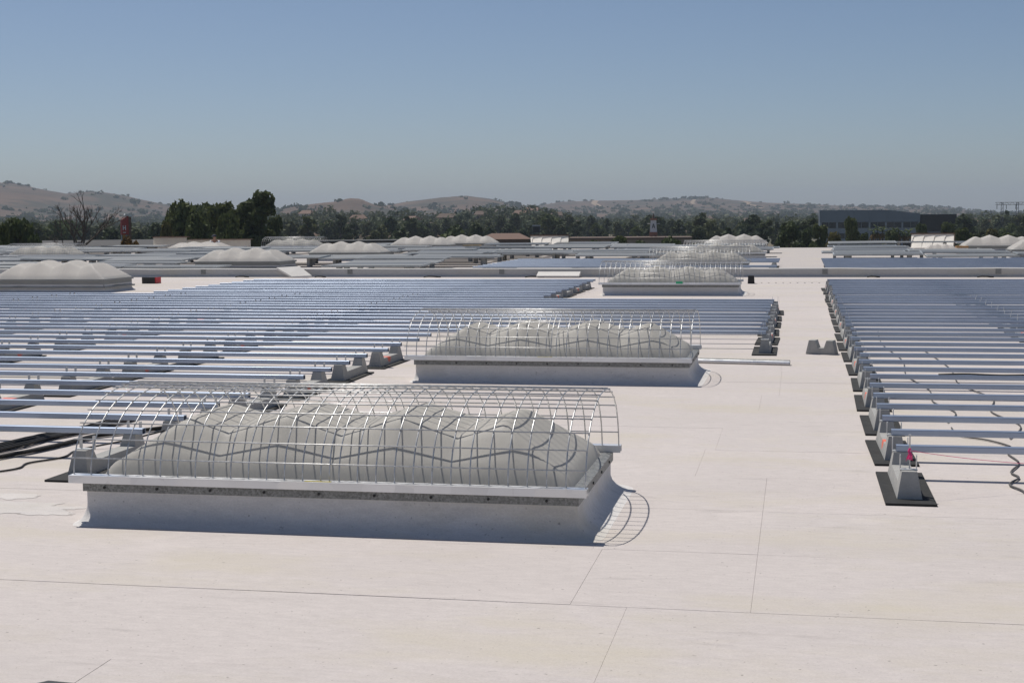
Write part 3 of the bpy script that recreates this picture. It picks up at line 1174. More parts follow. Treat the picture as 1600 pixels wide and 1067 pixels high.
def scallop_panel(px0, px1, ytop, Y, label):
    p0, p1 = at(px0, ytop, Y), at(px1, ytop, Y)
    s = Y / ((p0.y + p1.y) / 2)
    w = (p1.x - p0.x) * s
    top = CAM_H + (p0.z - CAM_H) * s
    t = empty('upright_hatch', ((p0.x + p1.x) / 2 * s, Y, 0))
    tag(t, label, 'roof hatch')
    b = MB()
    n, mz = 64, 10
    for i in range(n + 1):
        u = i / n
        f = (u * 4) % 1.0
        for j in range(mz + 1):
            v = j / mz
            # each scallop bows out and sweeps over to the right as it rises
            sh = ((u * 4 - 0.35 * v * v) % 1.0)
            d = 0.08 * math.sin(math.pi * v) ** 0.7 * (1 - sh) ** 1.3
            b.v.append(((u - .5) * w, 0.25 - 0.27 * v - d, (top - .03) * v))
    for i in range(n):
        for j in range(mz):
            q = i * (mz + 1) + j
            b.f.append((q, q + mz + 1, q + mz + 2, q + 1))
    b.build('scalloped_face', M['backlit'], t)
    MB().box(-w / 2 - .03, w / 2 + .05, -0.03, 0.05, top - 0.028, top + 0.02).build('cap', M['rust'], t)
    MB().box(w / 2 + .002, w / 2 + .04, -0.02, 0.05, 0, top - .03).build('end_post', M['tan'], t)


scallop_panel(828, 889, 368, 68.0, 'white scalloped upright panel with a brown top at the far roof edge, left one')
scallop_panel(1424, 1491, 365, 69.5, 'white scalloped upright panel before the dark office annexe, right one')
q = empty('parapet', (roof_x(266, 69.3), 69.3, 0))
tag(q, 'white parapet with a brown cap behind the person', 'parapet')
MB().box(-0.9, 0.9, 0, 0.06, 0, 0.66).build('wall', M['backlit'], q)
MB().box(-0.95, 0.95, -0.03, 0.38, 0.661, 0.70).build('cap', M['rust'], q)
MB().box(0.905, 4.3, 0.05, 0.1, 0, 0.53).build('wall', M['backlit'], q)
MB().box(0.96, 4.32, 0.02, 0.38, 0.531, 0.56).build('cap', M['rust'], q)

# loose white dome covers lying flat near the far edge
FLAT = dome_mesh('loose_cover', M['white_dome'], 2.7, 1.3, 0.004, 0.36, 1.3, 0.02)
for px, Y, sz, lab in ((806, 68.8, (0.62, 0.6, 0.45), 'low loose white cover lying left of the left upright panel'), (1470, 66.5, (0.5, 0.6, 0.6), 'low loose white cover lying before the right upright panel')):
    o = link('loose_cover', FLAT, None, (roof_x(px, Y), Y - 0.4, 0))
    o.scale = sz
    tag(o, lab, 'dome cover')

# stacked cartons, plywood box
t = empty('carton_stack', (6.05, 57.2, 0))
tag(t, 'brown cardboard cartons stacked on the white roof at the right', 'cartons')
MB().box(-.2, .2, -.2, .2, 0, .22).build('carton', M['cardboard'], t)
MB().box(-.19, .19, -.19, .19, .222, .29).build('carton', M['whitepaint'], t)
MB().box(-.24, .2, -.2, .2, .292, .36).build('lid', M['cardboard'], t)
p = at(738, 390, 64)
t = tag(MB().hexa([(-.28, -.2, 0), (.28, -.2, 0), (.28, .2, 0), (-.28, .2, 0)], [(-.4, -.2, .36), (.38, -.2, .38), (.38, .2, .38), (-.4, .2, .36)]).build('plywood_box', M['wood'], None, (p.x, p.y, 0)),
        'yellow-brown plywood box in front of the overlapped white skylight', 'box')
p = at(1516, 392, 58)
bb = MB()
for k in range(7):
    a = k / 7 * 6.28
bb.hexa([(-.3, -.2, 0), (.3, -.2, 0), (.3, .2, 0), (-.3, .2, 0)], [(-.06, -.05, .3), (.1, -.05, .28), (.1, .05, .28), (-.06, .05, .3)])
tag(bb.build('wrapped_bundle', M['whitepaint'], None, (6.6, 56.6, 0)), 'white wrapped bundle beside the cardboard cartons', 'bundle')

# person crouching behind the white skylight
per = empty('person', (roof_x(338, 67.0), 67.0, -0.06))
tag(per, 'person in a white shirt and dark cap crouching behind a white skylight', 'person')


def skinned(name, verts, edges, radii, mat, parent, sub=1):
    me = bpy.data.meshes.new(name)
    me.from_pydata(verts, edges, [])
    me.materials.append(mat)
    o = link(name, me, parent)
    md = o.modifiers.new('skin', 'SKIN')
    for i, r in enumerate(radii):
        me.skin_vertices[0].data[i].radius = (r, r) if not isinstance(r, tuple) else r
    me.skin_vertices[0].data[0].use_root = True
    sb = o.modifiers.new('sub', 'SUBSURF')
    sb.levels = sb.render_levels = sub
    md.use_smooth_shade = True
    return o


bv = [(0, 0, .17), (0, -.05, .36), (0, -.14, .56), (0, -.17, .63), (0, -.19, .70), (0, -.20, .82),
      (-.19, -.14, .55), (-.26, -.30, .38), (-.16, -.46, .36), (.19, -.14, .55), (.26, -.30, .38), (.16, -.46, .36),
      (-.11, -.06, .16), (-.17, -.38, .40), (-.14, -.22, .06), (-.14, -.40, .04), (.11, -.06, .16), (.17, -.38, .40), (.14, -.22, .06), (.14, -.40, .04)]
be = [(0, 1), (1, 2), (2, 3), (3, 4), (4, 5), (2, 6), (6, 7), (7, 8), (2, 9), (9, 10), (10, 11), (0, 12), (12, 13), (13, 14), (14, 15), (0, 16), (16, 17), (17, 18), (18, 19)]
br = [.15, .15, .14, .055, .075, .08, .06, .045, .035, .06, .045, .035, .09, .065, .045, .04, .09, .065, .045, .04]
skinned('body', bv, be, br, M['skin'], per)
sv = [(0, 0, .24), (0, -.05, .38), (0, -.14, .57), (-.2, -.14, .55), (-.25, -.24, .44), (.2, -.14, .55), (.25, -.24, .44)]
skinned('shirt', sv, [(0, 1), (1, 2), (2, 3), (3, 4), (2, 5), (5, 6)], [.175, .17, .155, .08, .07, .08, .07], M['shirt'], per)
jv = [(0, 0, .16), (-.11, -.06, .16), (-.17, -.37, .39), (-.14, -.23, .1), (.11, -.06, .16), (.17, -.37, .39), (.14, -.23, .1)]
skinned('trousers', jv, [(0, 1), (1, 2), (2, 3), (0, 4), (4, 5), (5, 6)], [.165, .105, .08, .06, .105, .08, .06], M['jeans'], per)
bb = MB()
for i in range(5):
    z = .80 + .10 * math.sin(i / 4 * 1.5)
    r = .105 * math.cos(i / 4 * 1.5) + .004
    for j in range(12):
        a = j / 12 * 6.283
        bb.v.append((r * math.cos(a), -.20 + r * 1.15 * math.sin(a), z))
for i in range(4):
    for j in range(12):
        bb.f.append((i * 12 + j, i * 12 + (j + 1) % 12, (i + 1) * 12 + (j + 1) % 12, (i + 1) * 12 + j))
bb.hexa([(-.07, -.42, .79), (.07, -.42, .79), (.085, -.29, .80), (-.085, -.29, .80)], [(-.07, -.42, .80), (.07, -.42, .80), (.085, -.29, .815), (-.085, -.29, .815)])
bb.build('cap', M['cap'], per)

# ================================================================== GROUND, HILLS
gm, nt, bs = nodes_of('ground')
geo = nt.nodes.new('ShaderNodeNewGeometry')
P = geo.outputs['Position']
f1 = ramp(nt, noise_tex(nt, P, 0.012, 5, 0.6), 0.42, 0.6)
c = mixc(nt, f1, (0.16, 0.13, 0.085), (0.06, 0.072, 0.035))
f2 = ramp(nt, noise_tex(nt, P, 0.05, 4, 0.6), 0.55, 0.62)
c = mixc(nt, mul(nt, f2, 0.7), c, (0.10, 0.10, 0.10))
lk(nt, c, bs.inputs['Base Color'])
bs.inputs['Roughness'].default_value = 0.95
b = MB()
n = 64
for R_ in (0.0, 300.0, 1200.0, 4000.0, 9000.0):
    for k in range(n):
        a = 2 * math.pi * k / n
        b.v.append((R_ * math.cos(a), R_ * math.sin(a), GROUND))
for i in range(4):
    for k in range(n):
        k2 = (k + 1) % n
        b.f.append((i * n + k, (i + 1) * n + k, (i + 1) * n + k2, i * n + k2))
struct(b.build('ground', gm))


def az_of(px):
    return -YAW + math.atan((px - 800) / FPX)


def horizon_y(px):
    return 336.58 - (px - 578.7) * 0.00843


def prof(pts):
    az = [az_of(p[0]) for p in pts]
    el = [(horizon_y(p[0]) - p[1]) / FPX * math.cos(math.atan((p[0] - 800) / FPX)) for p in pts]
    return az, el


RIDGES = [  # distance, half width before, half width behind, outline
    (3400, 1300, 1500, [(-500, 300), (-300, 280), (-100, 283), (0, 285), (40, 289), (80, 298), (110, 303), (140, 300), (170, 301), (200, 306), (230, 313), (260, 319), (300, 324), (380, 332), (460, 345), (600, 350), (1900, 350)]),
    (2300, 500, 800, [(-600, 360), (380, 350), (430, 330), (470, 322), (500, 318), (530, 315), (548, 310), (566, 311), (585, 319), (605, 323), (640, 333), (700, 350), (1900, 360)]),
    (3100, 900, 1200, [(-600, 360), (540, 345), (575, 328), (605, 321), (640, 315), (690, 309), (730, 306), (770, 311), (800, 318), (835, 323), (900, 340), (1000, 355), (1900, 360)]),
    (4200, 1800, 1500, [(-600, 350), (760, 340), (820, 325), (850, 320), (880, 316), (930, 314), (1000, 313), (1060, 311), (1110, 309), (1150, 313), (1200, 317), (1260, 319), (1300, 321), (1360, 323), (1430, 323), (1470, 324), (1520, 329), (1560, 333), (1640, 330), (1800, 320), (2000, 310)]),
    (950, 420, 500, [(-600, 362), (200, 362), (380, 356), (440, 350), (500, 344), (560, 346), (620, 345), (680, 348), (740, 343), (790, 336), (850, 338), (890, 350), (940, 360), (1000, 362), (1440, 362), (1520, 358), (1600, 352), (1700, 350), (1900, 352)]),
]
RP_ = [(d, a, b2, *prof(o)) for d, a, b2, o in RIDGES]


def terrain_z(az, d, rough=True):
    zs = GROUND
    for dc, wf, wb, A, E_ in RP_:
        zc = CAM_H + dc * float(np.interp(az, A, E_))
        if zc <= GROUND:
            continue
        t = (d - dc) / (wf if d < dc else wb)
        k = math.exp(-t * t * 2.0)
        h = (zc - GROUND) * k
        if rough and t < 0:
            h *= 1 - min(0.55, 1.1 * (-t)) * (0.5 + 0.5 * mnoise.noise(Vector((az * dc / 260, d / 420, dc)))) * 0.8
        zs = max(zs, GROUND + h)
    return zs


hm, nt, bs = nodes_of('hill_grass')
geo = nt.nodes.new('ShaderNodeNewGeometry')
P = geo.outputs['Position']
f1 = ramp(nt, noise_tex(nt, P, 0.004, 6, 0.62), 0.35, 0.65)
c = mixc(nt, f1, (0.11, 0.078, 0.058), (0.18, 0.12, 0.085))
f2 = ramp(nt, noise_tex(nt, P, 0.0065, 8, 0.68), 0.47, 0.56)
c = mixc(nt, mul(nt, f2, 0.8), c, (0.055, 0.06, 0.045))
f3 = ramp(nt, noise_tex(nt, P, 0.03, 6, 0.75), 0.56, 0.68)
c = mixc(nt, mul(nt, f3, 0.75), c, (0.05, 0.055, 0.035))
lk(nt, c, bs.inputs['Base Color'])
bs.inputs['Roughness'].default_value = 0.95
bs.inputs['Specular IOR Level'].default_value = 0.1
NA, ND = 520, 96
azs = [math.radians(-52 + 88 * i / NA) for i in range(NA + 1)]
dsl = [420 * (7000 / 420) ** (j / ND) for j in range(ND + 1)]
hv, hf = [], []
for i, a in enumerate(azs):
    for j, d in enumerate(dsl):
        z = terrain_z(a, d)
        z += 0.012 * max(0, z - GROUND) * mnoise.noise(Vector((a * 400, d * 0.02, 7)))
        edge = min(1, i / 25, (NA - i) / 25)
        z = GROUND - 0.5 + (z - GROUND + 0.5) * edge if edge < 1 else z
        if j == 0 or j == ND:
            z = GROUND - 2
        elif z < GROUND + 0.02:
            z = GROUND - 0.6
        hv.append((d * math.sin(a), d * math.cos(a), z))
W_ = ND + 1
for i in range(NA):
    for j in range(ND):
        hf.append((i * W_ + j, (i + 1) * W_ + j, (i + 1) * W_ + j + 1, i * W_ + j + 1))
b = MB()
b.v, b.f = hv, hf
struct(b.build('hills', hm, smooth=True))


def ground_z(x, y):
    d = math.hypot(x, y)
    return max(GROUND, terrain_z(math.atan2(x, y), d)) if d > 440 else GROUND


# dirt roads climbing the right-hand hills
def ribbon(px_path, w):
    b = MB()
    P = []
    for (px, d) in px_path:
        a = az_of(px)
        P.append((d * math.sin(a), d * math.cos(a)))
    fine = []
    for i in range(len(P) - 1):
        for k in range(10):
            t = k / 10
            fine.append((P[i][0] + (P[i + 1][0] - P[i][0]) * t, P[i][1] + (P[i + 1][1] - P[i][1]) * t))
    for (xa, ya), (xb, yb) in zip(fine, fine[1:]):
        v = Vector((xb - xa, yb - ya, 0)).normalized()
        s = Vector((v.y, -v.x, 0)) * w / 2
        q = []
        for (x, y_, sg) in ((xa, ya, -1), (xb, yb, -1), (xb, yb, 1), (xa, ya, 1)):
            xx, yy = x + s.x * sg, y_ + s.y * sg
            q.append((xx, yy, ground_z(xx, yy) + 1.2))
        b.quad(*q[::-1])
    return struct(b.build('dirt_road', M['soil']))


ribbon([(928, 4100), (932, 3900), (929, 3750), (936, 3600), (945, 3450)], 16)
ribbon([(1162, 3950), (1170, 3800), (1166, 3700), (1182, 3550), (1190, 3400), (1184, 3250)], 16)
ribbon([(1086, 3800), (1082, 3600), (1085, 3400)], 10)

# ================================================================== TREES
def crown_mesh(name, lobes, nleaf, leaf, mat, seed, shell=0.55):
    r = np.random.RandomState(seed)
    vol = np.array([l[3] * l[4] * l[5] for l in lobes]) ** 0.75
    idx = r.choice(len(lobes), nleaf, p=vol / vol.sum())
    L = np.array(lobes)[idx]
    d = r.normal(size=(nleaf, 3))
    d /= np.linalg.norm(d, axis=1)[:, None]
    rad = shell + (1.04 - shell) * r.rand(nleaf) ** 0.6
    c = L[:, :3] + d * rad[:, None] * L[:, 3:6]
    nrm = d + r.normal(size=(nleaf, 3)) * 0.7
    nrm /= np.linalg.norm(nrm, axis=1)[:, None]
    a = np.cross(nrm, r.normal(size=(nleaf, 3)))
    a /= np.linalg.norm(a, axis=1)[:, None]
    bb_ = np.cross(nrm, a)
    s = leaf * (0.55 + 0.9 * r.rand(nleaf))[:, None]
    k = (0.5 + 0.5 * r.rand(nleaf))[:, None]
    v = np.stack([c - a * s, c - bb_ * s * k, c + a * s, c + bb_ * s * k], 1).reshape(-1, 3)
    me = bpy.data.meshes.new(name)
    nf = nleaf
    me.vertices.add(nf * 4)
    me.vertices.foreach_set('co', v.astype(np.float32).ravel())
    me.loops.add(nf * 4)
    me.loops.foreach_set('vertex_index', np.arange(nf * 4, dtype=np.int32))
    me.polygons.add(nf)
    me.polygons.foreach_set('loop_start', np.arange(0, nf * 4, 4, dtype=np.int32))
    me.materials.append(mat)
    me.update(calc_edges=True)
    return me


def trunk_mesh(h, r, lobes, seed, name='trunk'):
    rr = random.Random(seed)
    b = MB()
    b.tube([(0, 0, -0.2), (0.02 * h, 0, h * .35), (-0.01 * h, 0.01 * h, h * .8)], r, 7, r * 0.35)
    for l in lobes[:7]:
        z0 = h * rr.uniform(.25, .6)
        b.tube([(0.01 * h, 0, z0), (l[0] * .5, l[1] * .5, (z0 + l[2]) / 2), (l[0] * .85, l[1] * .85, l[2])], r * .4, 5, r * .1)
    return b.mesh(name, M['bark'])


def broad_lobes(h, w, seed, k=11, low=0.25, smin=.15, smax=.26):
    rr = random.Random(seed)
    out = []
    for i in range(k):
        a = rr.uniform(0, 6.28)
        q = rr.uniform(0.0, 1.0) ** 0.6
        z = h * (low + (0.92 - low) * rr.random())
        taper = math.sin(math.pi * min(1, max(0.12, (z / h - low + .12) / (1.12 - low)))) ** 0.6
        R_ = w / 2 * 0.72 * q * taper
        s = w * rr.uniform(smin, smax)
        out.append((R_ * math.cos(a), R_ * math.sin(a), z, s, s, s * rr.uniform(.6, .95)))
    return out


KINDS = {}


def kind(key, h, w, leaf, n, mat, seed, k=11, low=.25, tr=.22, smin=.12, smax=.23):
    lob = broad_lobes(h, w, seed, k + 5, low, smin, smax)
    KINDS[key] = (crown_mesh('crown', lob, n, leaf, M[mat], seed), trunk_mesh(h, tr, lob, seed), h, w)


kind('dark_a', 10, 7, .30, 3600, 'leaf_dark', 1, 13, .18)
kind('dark_b', 10, 6, .30, 3400, 'leaf_dark', 2, 12, .12)
kind('tall', 14, 6.6, .27, 6500, 'leaf_dark', 3, 34, .1, smin=.09, smax=.19)
kind('mid_a', 10, 9, .32, 4200, 'leaf_mid', 4, 14, .2)
kind('mid_b', 10, 7.5, .32, 3800, 'leaf_mid', 5, 13, .15)
kind('olive', 8, 8, .28, 3600, 'leaf_olive', 6, 14, .15)
kind('rust', 6, 6, .26, 2800, 'leaf_rust', 8, 11, .1)
kind('far_a', 10, 9, .62, 800, 'leaf_far', 21, 10, .12)
kind('far_b', 10, 7, .60, 700, 'leaf_far', 22, 9, .1)
kind('far_c', 10, 5, .55, 600, 'leaf_far', 23, 9, .05)
kind('far_d', 8, 9, .6, 800, 'leaf_mid', 24, 9, .1)


def tree(key, px, dist, top_py, width_px, label, group=None, cat='tree', base=None):
    crown, trunk, h, w = KINDS[key]
    p = at(px, top_py, dist)
    z0 = ground_z(p.x, p.y) if base is None else base
    sz = (p.z - z0) / h
    sx = width_px / FPX * dist / w
    t = empty('tree' if cat == 'tree' else 'bush', (p.x, p.y, z0), rnd.uniform(0, 6.28))
    t.scale = (sx, sx, sz)
    tag(t, label, cat, group)
    link('crown', crown, t)
    link('trunk', trunk, t)
    return t


# left group
tree('dark_a', 26, 150, 336, 62, 'dark bushy tree cut by the left edge of the picture')
tree('mid_b', 4, 130, 352, 40, 'low light green tree at the very left edge')
tree('dark_b', 55, 155, 350, 30, 'small dark tree just right of the leftmost big one')
tree('dark_a', 318, 210, 314, 70, 'dark green tree left of centre in the left clump')
tree('mid_a', 290, 190, 321, 76, 'broad mid green tree at the left of the left clump')
tree('mid_b', 350, 200, 317, 66, 'green tree touching the tall dark one from the left')
tree('tall', 403, 190, 293, 74, 'tallest dark tree, rising above the hills left of centre')
tree('mid_a', 274, 215, 328, 50, 'green tree at the left end of the left clump')
tree('dark_a', 334, 205, 319, 64, 'broad dark tree in the middle of the left clump')
tree('dark_a', 371, 195, 322, 50, 'dark tree joining the left clump to the tallest tree')
tree('mid_b', 305, 180, 334, 50, 'lower bright green tree at the front of the left clump')
tree('mid_a', 356, 176, 338, 54, 'lower green tree at the foot of the tallest tree')
tree('tall', 384, 200, 306, 50, 'second tallest dark tree, close left of the tallest')
tree('dark_b', 432, 215, 322, 34, 'narrow dark tree at the right flank of the tallest one')
tree('rust', 207, 130, 364, 56, 'rusty olive bush below the red sign', cat='bush')
tree('olive', 255, 170, 350, 40, 'olive tree between the red sign and the left clump')
# right group
tree('dark_a', 1234, 230, 344, 46, 'leftmost dark tree of the clump left of the office')
tree('dark_b', 1262, 240, 346, 36, 'middle dark tree of the clump left of the office')
tree('dark_b', 1278, 225, 338, 32, 'dark tree hiding the left corner of the office')
tree('olive', 1306, 200, 365, 44, 'round olive tree in front of the office', cat='tree')
tree('mid_a', 1331, 260, 343, 30, 'green tree before the office facade, right of the round olive one')
tree('dark_b', 1352, 270, 356, 20, 'slim green tree before the middle of the office')
tree('dark_a', 1392, 270, 358, 30, 'dark green tree among the palms by the office')
tree('dark_a', 1480, 280, 345, 28, 'dark tree in front of the black annexe')
tree('mid_a', 1441, 285, 352, 26, 'green tree at the joint of office and annexe')
tree('mid_b', 1505, 240, 357, 34, 'green tree right of the black annexe')
tree('olive', 1545, 230, 360, 46, 'olive tree behind the right-hand white skylight')
tree('dark_b', 1575, 260, 356, 34, 'dark tree below the power line at the right')
tree('dark_a', 968, 190, 366, 40, 'dark round bush left of the sign tower', cat='bush')
tree('mid_a', 1050, 170, 376, 60, 'low green hedge-like bush right of the sign tower', cat='bush')
tree('mid_b', 1000, 165, 377, 44, 'low bright green bush at the foot of the sign tower', cat='bush')
tree('mid_a', 930, 200, 380, 60, 'low bush in front of the long brown building', cat='bush')

# bare tree
bt = at(120, 288, 200)
t = empty('bare_tree', (bt.x, bt.y, GROUND))
tag(t, 'leafless grey tree with spreading branches at the left', 'tree')
H_ = bt.z - GROUND
rr = random.Random(5)
tb = MB()
tb.tube([(0, 0, 0), (.1, 0, H_ * .3), (0, .1, H_ * .5)], .34, 7, .22)
tb.build('trunk', M['bark'], t)


def branch(b, p, d, L, r, depth):
    q = p + d * L
    mid = p + d * L * .5 + Vector((rr.uniform(-.1, .1), rr.uniform(-.1, .1), 0.05)) * L * .5
    b.tube([p, mid, q], r, 4, r * .55)
    if depth == 0:
        return
    for k in range(rr.choice((2, 3, 3))):
        nd = (d + Vector((rr.uniform(-.75, .75), rr.uniform(-.75, .75), rr.uniform(-.15, .45)))).normalized()
        branch(b, p.lerp(q, rr.uniform(.55, 1)), nd, L * rr.uniform(.5, .75), r * .58, depth - 1)


for k in range(6):
    bb = MB()
    a = k / 6 * 6.28 + .3
    d = Vector((math.cos(a) * .55, math.sin(a) * .4, 1)).normalized()
    if k in (0, 3):
        d = Vector((math.cos(a) * .9, math.sin(a) * .5, .75)).normalized()
    branch(bb, Vector((0, 0, H_ * rr.uniform(.3, .5))), d, H_ * .25, .17, 4)
    bb.build('limb', M['bark'], t)

# palms before the office
FROND = MB()
for k in range(5):
    u0, u1 = k / 5, (k + 1) / 5
    w0, w1 = .28 * math.sin(math.pi * (u0 * .8 + .15)), .28 * math.sin(math.pi * min(1, u1 * .8 + .15))
    z0, z1 = .5 * u0 - 1.1 * u0 * u0, .5 * u1 - 1.1 * u1 * u1
    FROND.quad((u0 * 1.9, -w0, z0), (u1 * 1.9, -w1, z1), (u1 * 1.9, 0, z1 + .08), (u0 * 1.9, 0, z0 + .08))
    FROND.quad((u0 * 1.9, 0, z0 + .08), (u1 * 1.9, 0, z1 + .08), (u1 * 1.9, w1, z1), (u0 * 1.9, w0, z0))
FROND_G = FROND.mesh('frond', M['leaf_dark'])
FROND_R = FROND.mesh('frond', M['leaf_rust'])
for i, (px, top) in enumerate(((1364, 356), (1371, 353), (1379, 355), (1398, 357), (1405, 356), (1412, 357), (1420, 358))):
    p = at(px, top, 300)
    t = empty('palm_tree', (p.x, p.y, GROUND), i)
    t.scale = (.75, .75, 1)
    tag(t, f'{nth(i + 1)} palm from the left in front of the office', 'palm tree', 'palms in front of the office')
    hh = p.z - GROUND - .8
    MB().tube([(0, 0, 0), (.08, 0, hh * .5), (0, 0, hh)], .17, 6, .12).build('trunk', M['bark'], t)
    for k in range(13):
        o = link('frond', FROND_R if k % 3 == 0 else FROND_G, t, (0, 0, hh - (.5 if k % 3 == 0 else 0)), k * 2.4)
        o.rotation_euler = (0, rr.uniform(-.9, .3) if k % 3 else .6, k * 2.4)

# individual trees on the flat land in the middle distance
rr = random.Random(17)
names = {'far_a': 'broad', 'far_b': 'rounded', 'far_c': 'slender', 'far_d': 'pale green broad'}
kc = {}
for i in range(150):
    px = -40 + 1680 * (i + rr.random()) / 150
    dist = rr.uniform(300, 620)
    key = rr.choice(('far_a', 'far_b', 'far_b', 'far_c', 'far_a', 'far_d'))
    if 1270 < px < 1500 and dist < 430:
        dist = rr.uniform(480, 620)
    if 770 < px < 1070:
        dist = rr.uniform(420, 640)
    h = rr.uniform(6, 9.5) if key != 'far_c' else rr.uniform(8, 12)
    a = az_of(px)
    x, y_ = dist * math.sin(a), dist * math.cos(a)
    z0 = ground_z(x, y_)
    crown, trunk, kh, kw = KINDS[key]
    t = empty('tree', (x, y_, z0), rr.uniform(0, 6.28))
    s = h / kh
    t.scale = (s * rr.uniform(.8, 1.2), s * rr.uniform(.8, 1.2), s)
    kc[key] = kc.get(key, 0) + 1
    tag(t, f'hazy {names[key]} tree before the hills, {nth(kc[key])} of its kind from the left', 'tree', f'{names[key]} trees on the flat land before the hills')
    link('crown', crown, t)
    link('trunk', trunk, t)


def wood(name, pts, leafn, leaf_k, mat, seed):
    r = np.random.RandomState(seed)
    V = []
    for (x, y_, z, h, w) in pts:
        nl = leafn
        d = r.normal(size=(nl, 3))
        d /= np.linalg.norm(d, axis=1)[:, None]
        c = np.array([x, y_, z + h * .55]) + d * np.array([w / 2, w / 2, h * .5]) * (0.6 + .45 * r.rand(nl))[:, None]
        nrm = d + r.normal(size=(nl, 3)) * .6
        nrm /= np.linalg.norm(nrm, axis=1)[:, None]
        a = np.cross(nrm, r.normal(size=(nl, 3)))
        a /= np.linalg.norm(a, axis=1)[:, None]
        b2 = np.cross(nrm, a)
        s = w * leaf_k * (.6 + .8 * r.rand(nl))[:, None]
        V.append(np.stack([c - a * s, c - b2 * s * .8, c + a * s, c + b2 * s * .8], 1).reshape(-1, 3))
    v = np.concatenate(V)
    nf = len(v) // 4
    me = bpy.data.meshes.new(name)
    me.vertices.add(nf * 4)
    me.vertices.foreach_set('co', v.astype(np.float32).ravel())
    me.loops.add(nf * 4)
    me.loops.foreach_set('vertex_index', np.arange(nf * 4, dtype=np.int32))
    me.polygons.add(nf)
    me.polygons.foreach_set('loop_start', np.arange(0, nf * 4, 4, dtype=np.int32))
    me.materials.append(mat)
    me.update(calc_edges=True)
    return link(name, me)


pts = []
rr = random.Random(23)
while len(pts) < 2100:
    px = rr.uniform(-150, 1750)
    d = rr.uniform(600, 1250)
    a = az_of(px)
    x, y_ = d * math.sin(a), d * math.cos(a)
    dens = mnoise.noise(Vector((x / 90, y_ / 140, 0)))
    if dens < -0.12 + 0.25 * (d > 1000):
        continue
    h = rr.uniform(4, 8) * (1.25 if rr.random() < .1 else 1)
    pts.append((x, y_, ground_z(x, y_) - .5, h, h * rr.uniform(.6, 1.1)))
o = struct(wood('wooded_hillside', pts, 46, .13, M['leaf_far'], 1), 'stuff')
tag(o, 'dense far-off wood covering the low hillside behind the roof', 'wood')
pts = []
while len(pts) < 3600:
    px = rr.uniform(-200, 1800)
    d = rr.uniform(1300, 4400)
    a = az_of(px)
    x, y_ = d * math.sin(a), d * math.cos(a)
    z = ground_z(x, y_)
    lowland = z < GROUND + 25
    if not lowland and mnoise.noise(Vector((x / 200, y_ / 330, 4))) + 0.5 * mnoise.noise(Vector((x / 60, y_ / 90, 9))) < 0.16 and rr.random() > .05:
        continue
    h = rr.uniform(2.5, 6) * (1.5 if rr.random() < .12 else 1)
    pts.append((x, y_, z - 1, h, h * rr.uniform(1.2, 3.2)))
o = struct(wood('distant_scrub', pts, 16, .22, M['leaf_far'], 2), 'stuff')
tag(o, 'scattered dark oaks and scrub on the dry hills', 'scrub')

# houses on the wooded slope
rr = random.Random(31)
HS_ = ((645, 352, 780), (752, 344, 860), (832, 338, 900), (868, 340, 880), (815, 346, 800), (905, 352, 760), (560, 352, 820), (1105, 352, 1100), (1180, 348, 1300), (700, 350, 800), (480, 345, 900), (1170, 355, 900), (1540, 356, 700), (1515, 350, 900))
for i, (px, py, d) in enumerate(HS_):
    p = at(px, py, d)
    z0 = ground_z(p.x, p.y)
    t = empty('house', (p.x, p.y, z0), rr.uniform(-.5, .5))
    tag(t, f'small pale house among far trees, {nth(sorted(q[0] for q in HS_).index(px) + 1)} from the left', 'house', 'houses on the wooded slope')
    w, dp, h = rr.uniform(7, 11), 7, rr.uniform(3.5, 5.5)
    MB().box(-w / 2, w / 2, -dp / 2, dp / 2, -1, h).build('wall', M['tan'] if i % 2 else M['whitepaint'], t)
    rf = MB()
    e = .6
    rf.hexa([(-w / 2 - e, -dp / 2 - e, h + .01), (w / 2 + e, -dp / 2 - e, h + .01), (w / 2 + e, dp / 2 + e, h + .01), (-w / 2 - e, dp / 2 + e, h + .01)],
            [(-w / 2 + 1, -.1, h + 2.2), (w / 2 - 1, -.1, h + 2.2), (w / 2 - 1, .1, h + 2.2), (-w / 2 + 1, .1, h + 2.2)])
    rf.build('roof', M['rust'] if i % 2 == 0 else M['brown'], t)
    for k in range(3):
        MB().box(-.6, .6, -.05, .05, 0, 1.3).build('window', M['glass'], t, (-w / 2 + w * (k + 1) / 4, -dp / 2 - .06, h * .4))

# ================================================================== BUILDINGS BEYOND THE ROOF
def facing(px, py, d):
    p = at(px, py, d)
    return p, -az_of(px)


# long brown building and its neighbours
p, rz = facing(985, 374, 300)
t = empty('brown_building', (p.x, p.y, GROUND), rz)
tag(t, 'long low brown building behind the roof, right of the left upright panel', 'building')
hh = p.z - GROUND
MB().box(-12.5, 12.5, 0, 14, 0, hh).build('wall', M['tan'], t)
MB().box(-12.7, 12.7, -.2, 14.2, hh + .005, hh + .35).build('roof_edge', M['brown'], t)
for k in range(2):
    MB().box(-12.4, 12.4, -.12, -.004, hh - 1.1 - k * 1.1, hh - .85 - k * 1.1).build('band', M['brown'], t)
for k in range(8):
    MB().box(-.8, .8, -.08, -.003, 0, 2.2).build('window', M['glass'], t, (-11 + 3.1 * k, 0, .8))
p, rz = facing(790, 374, 310)
t = empty('brown_building', (p.x, p.y, GROUND), rz)
tag(t, 'low brown tiled building left of the left upright panel', 'building')
hh = p.z - GROUND
MB().box(-5.5, 5, 0, 9, 0, hh).build('wall', M['brown'], t)
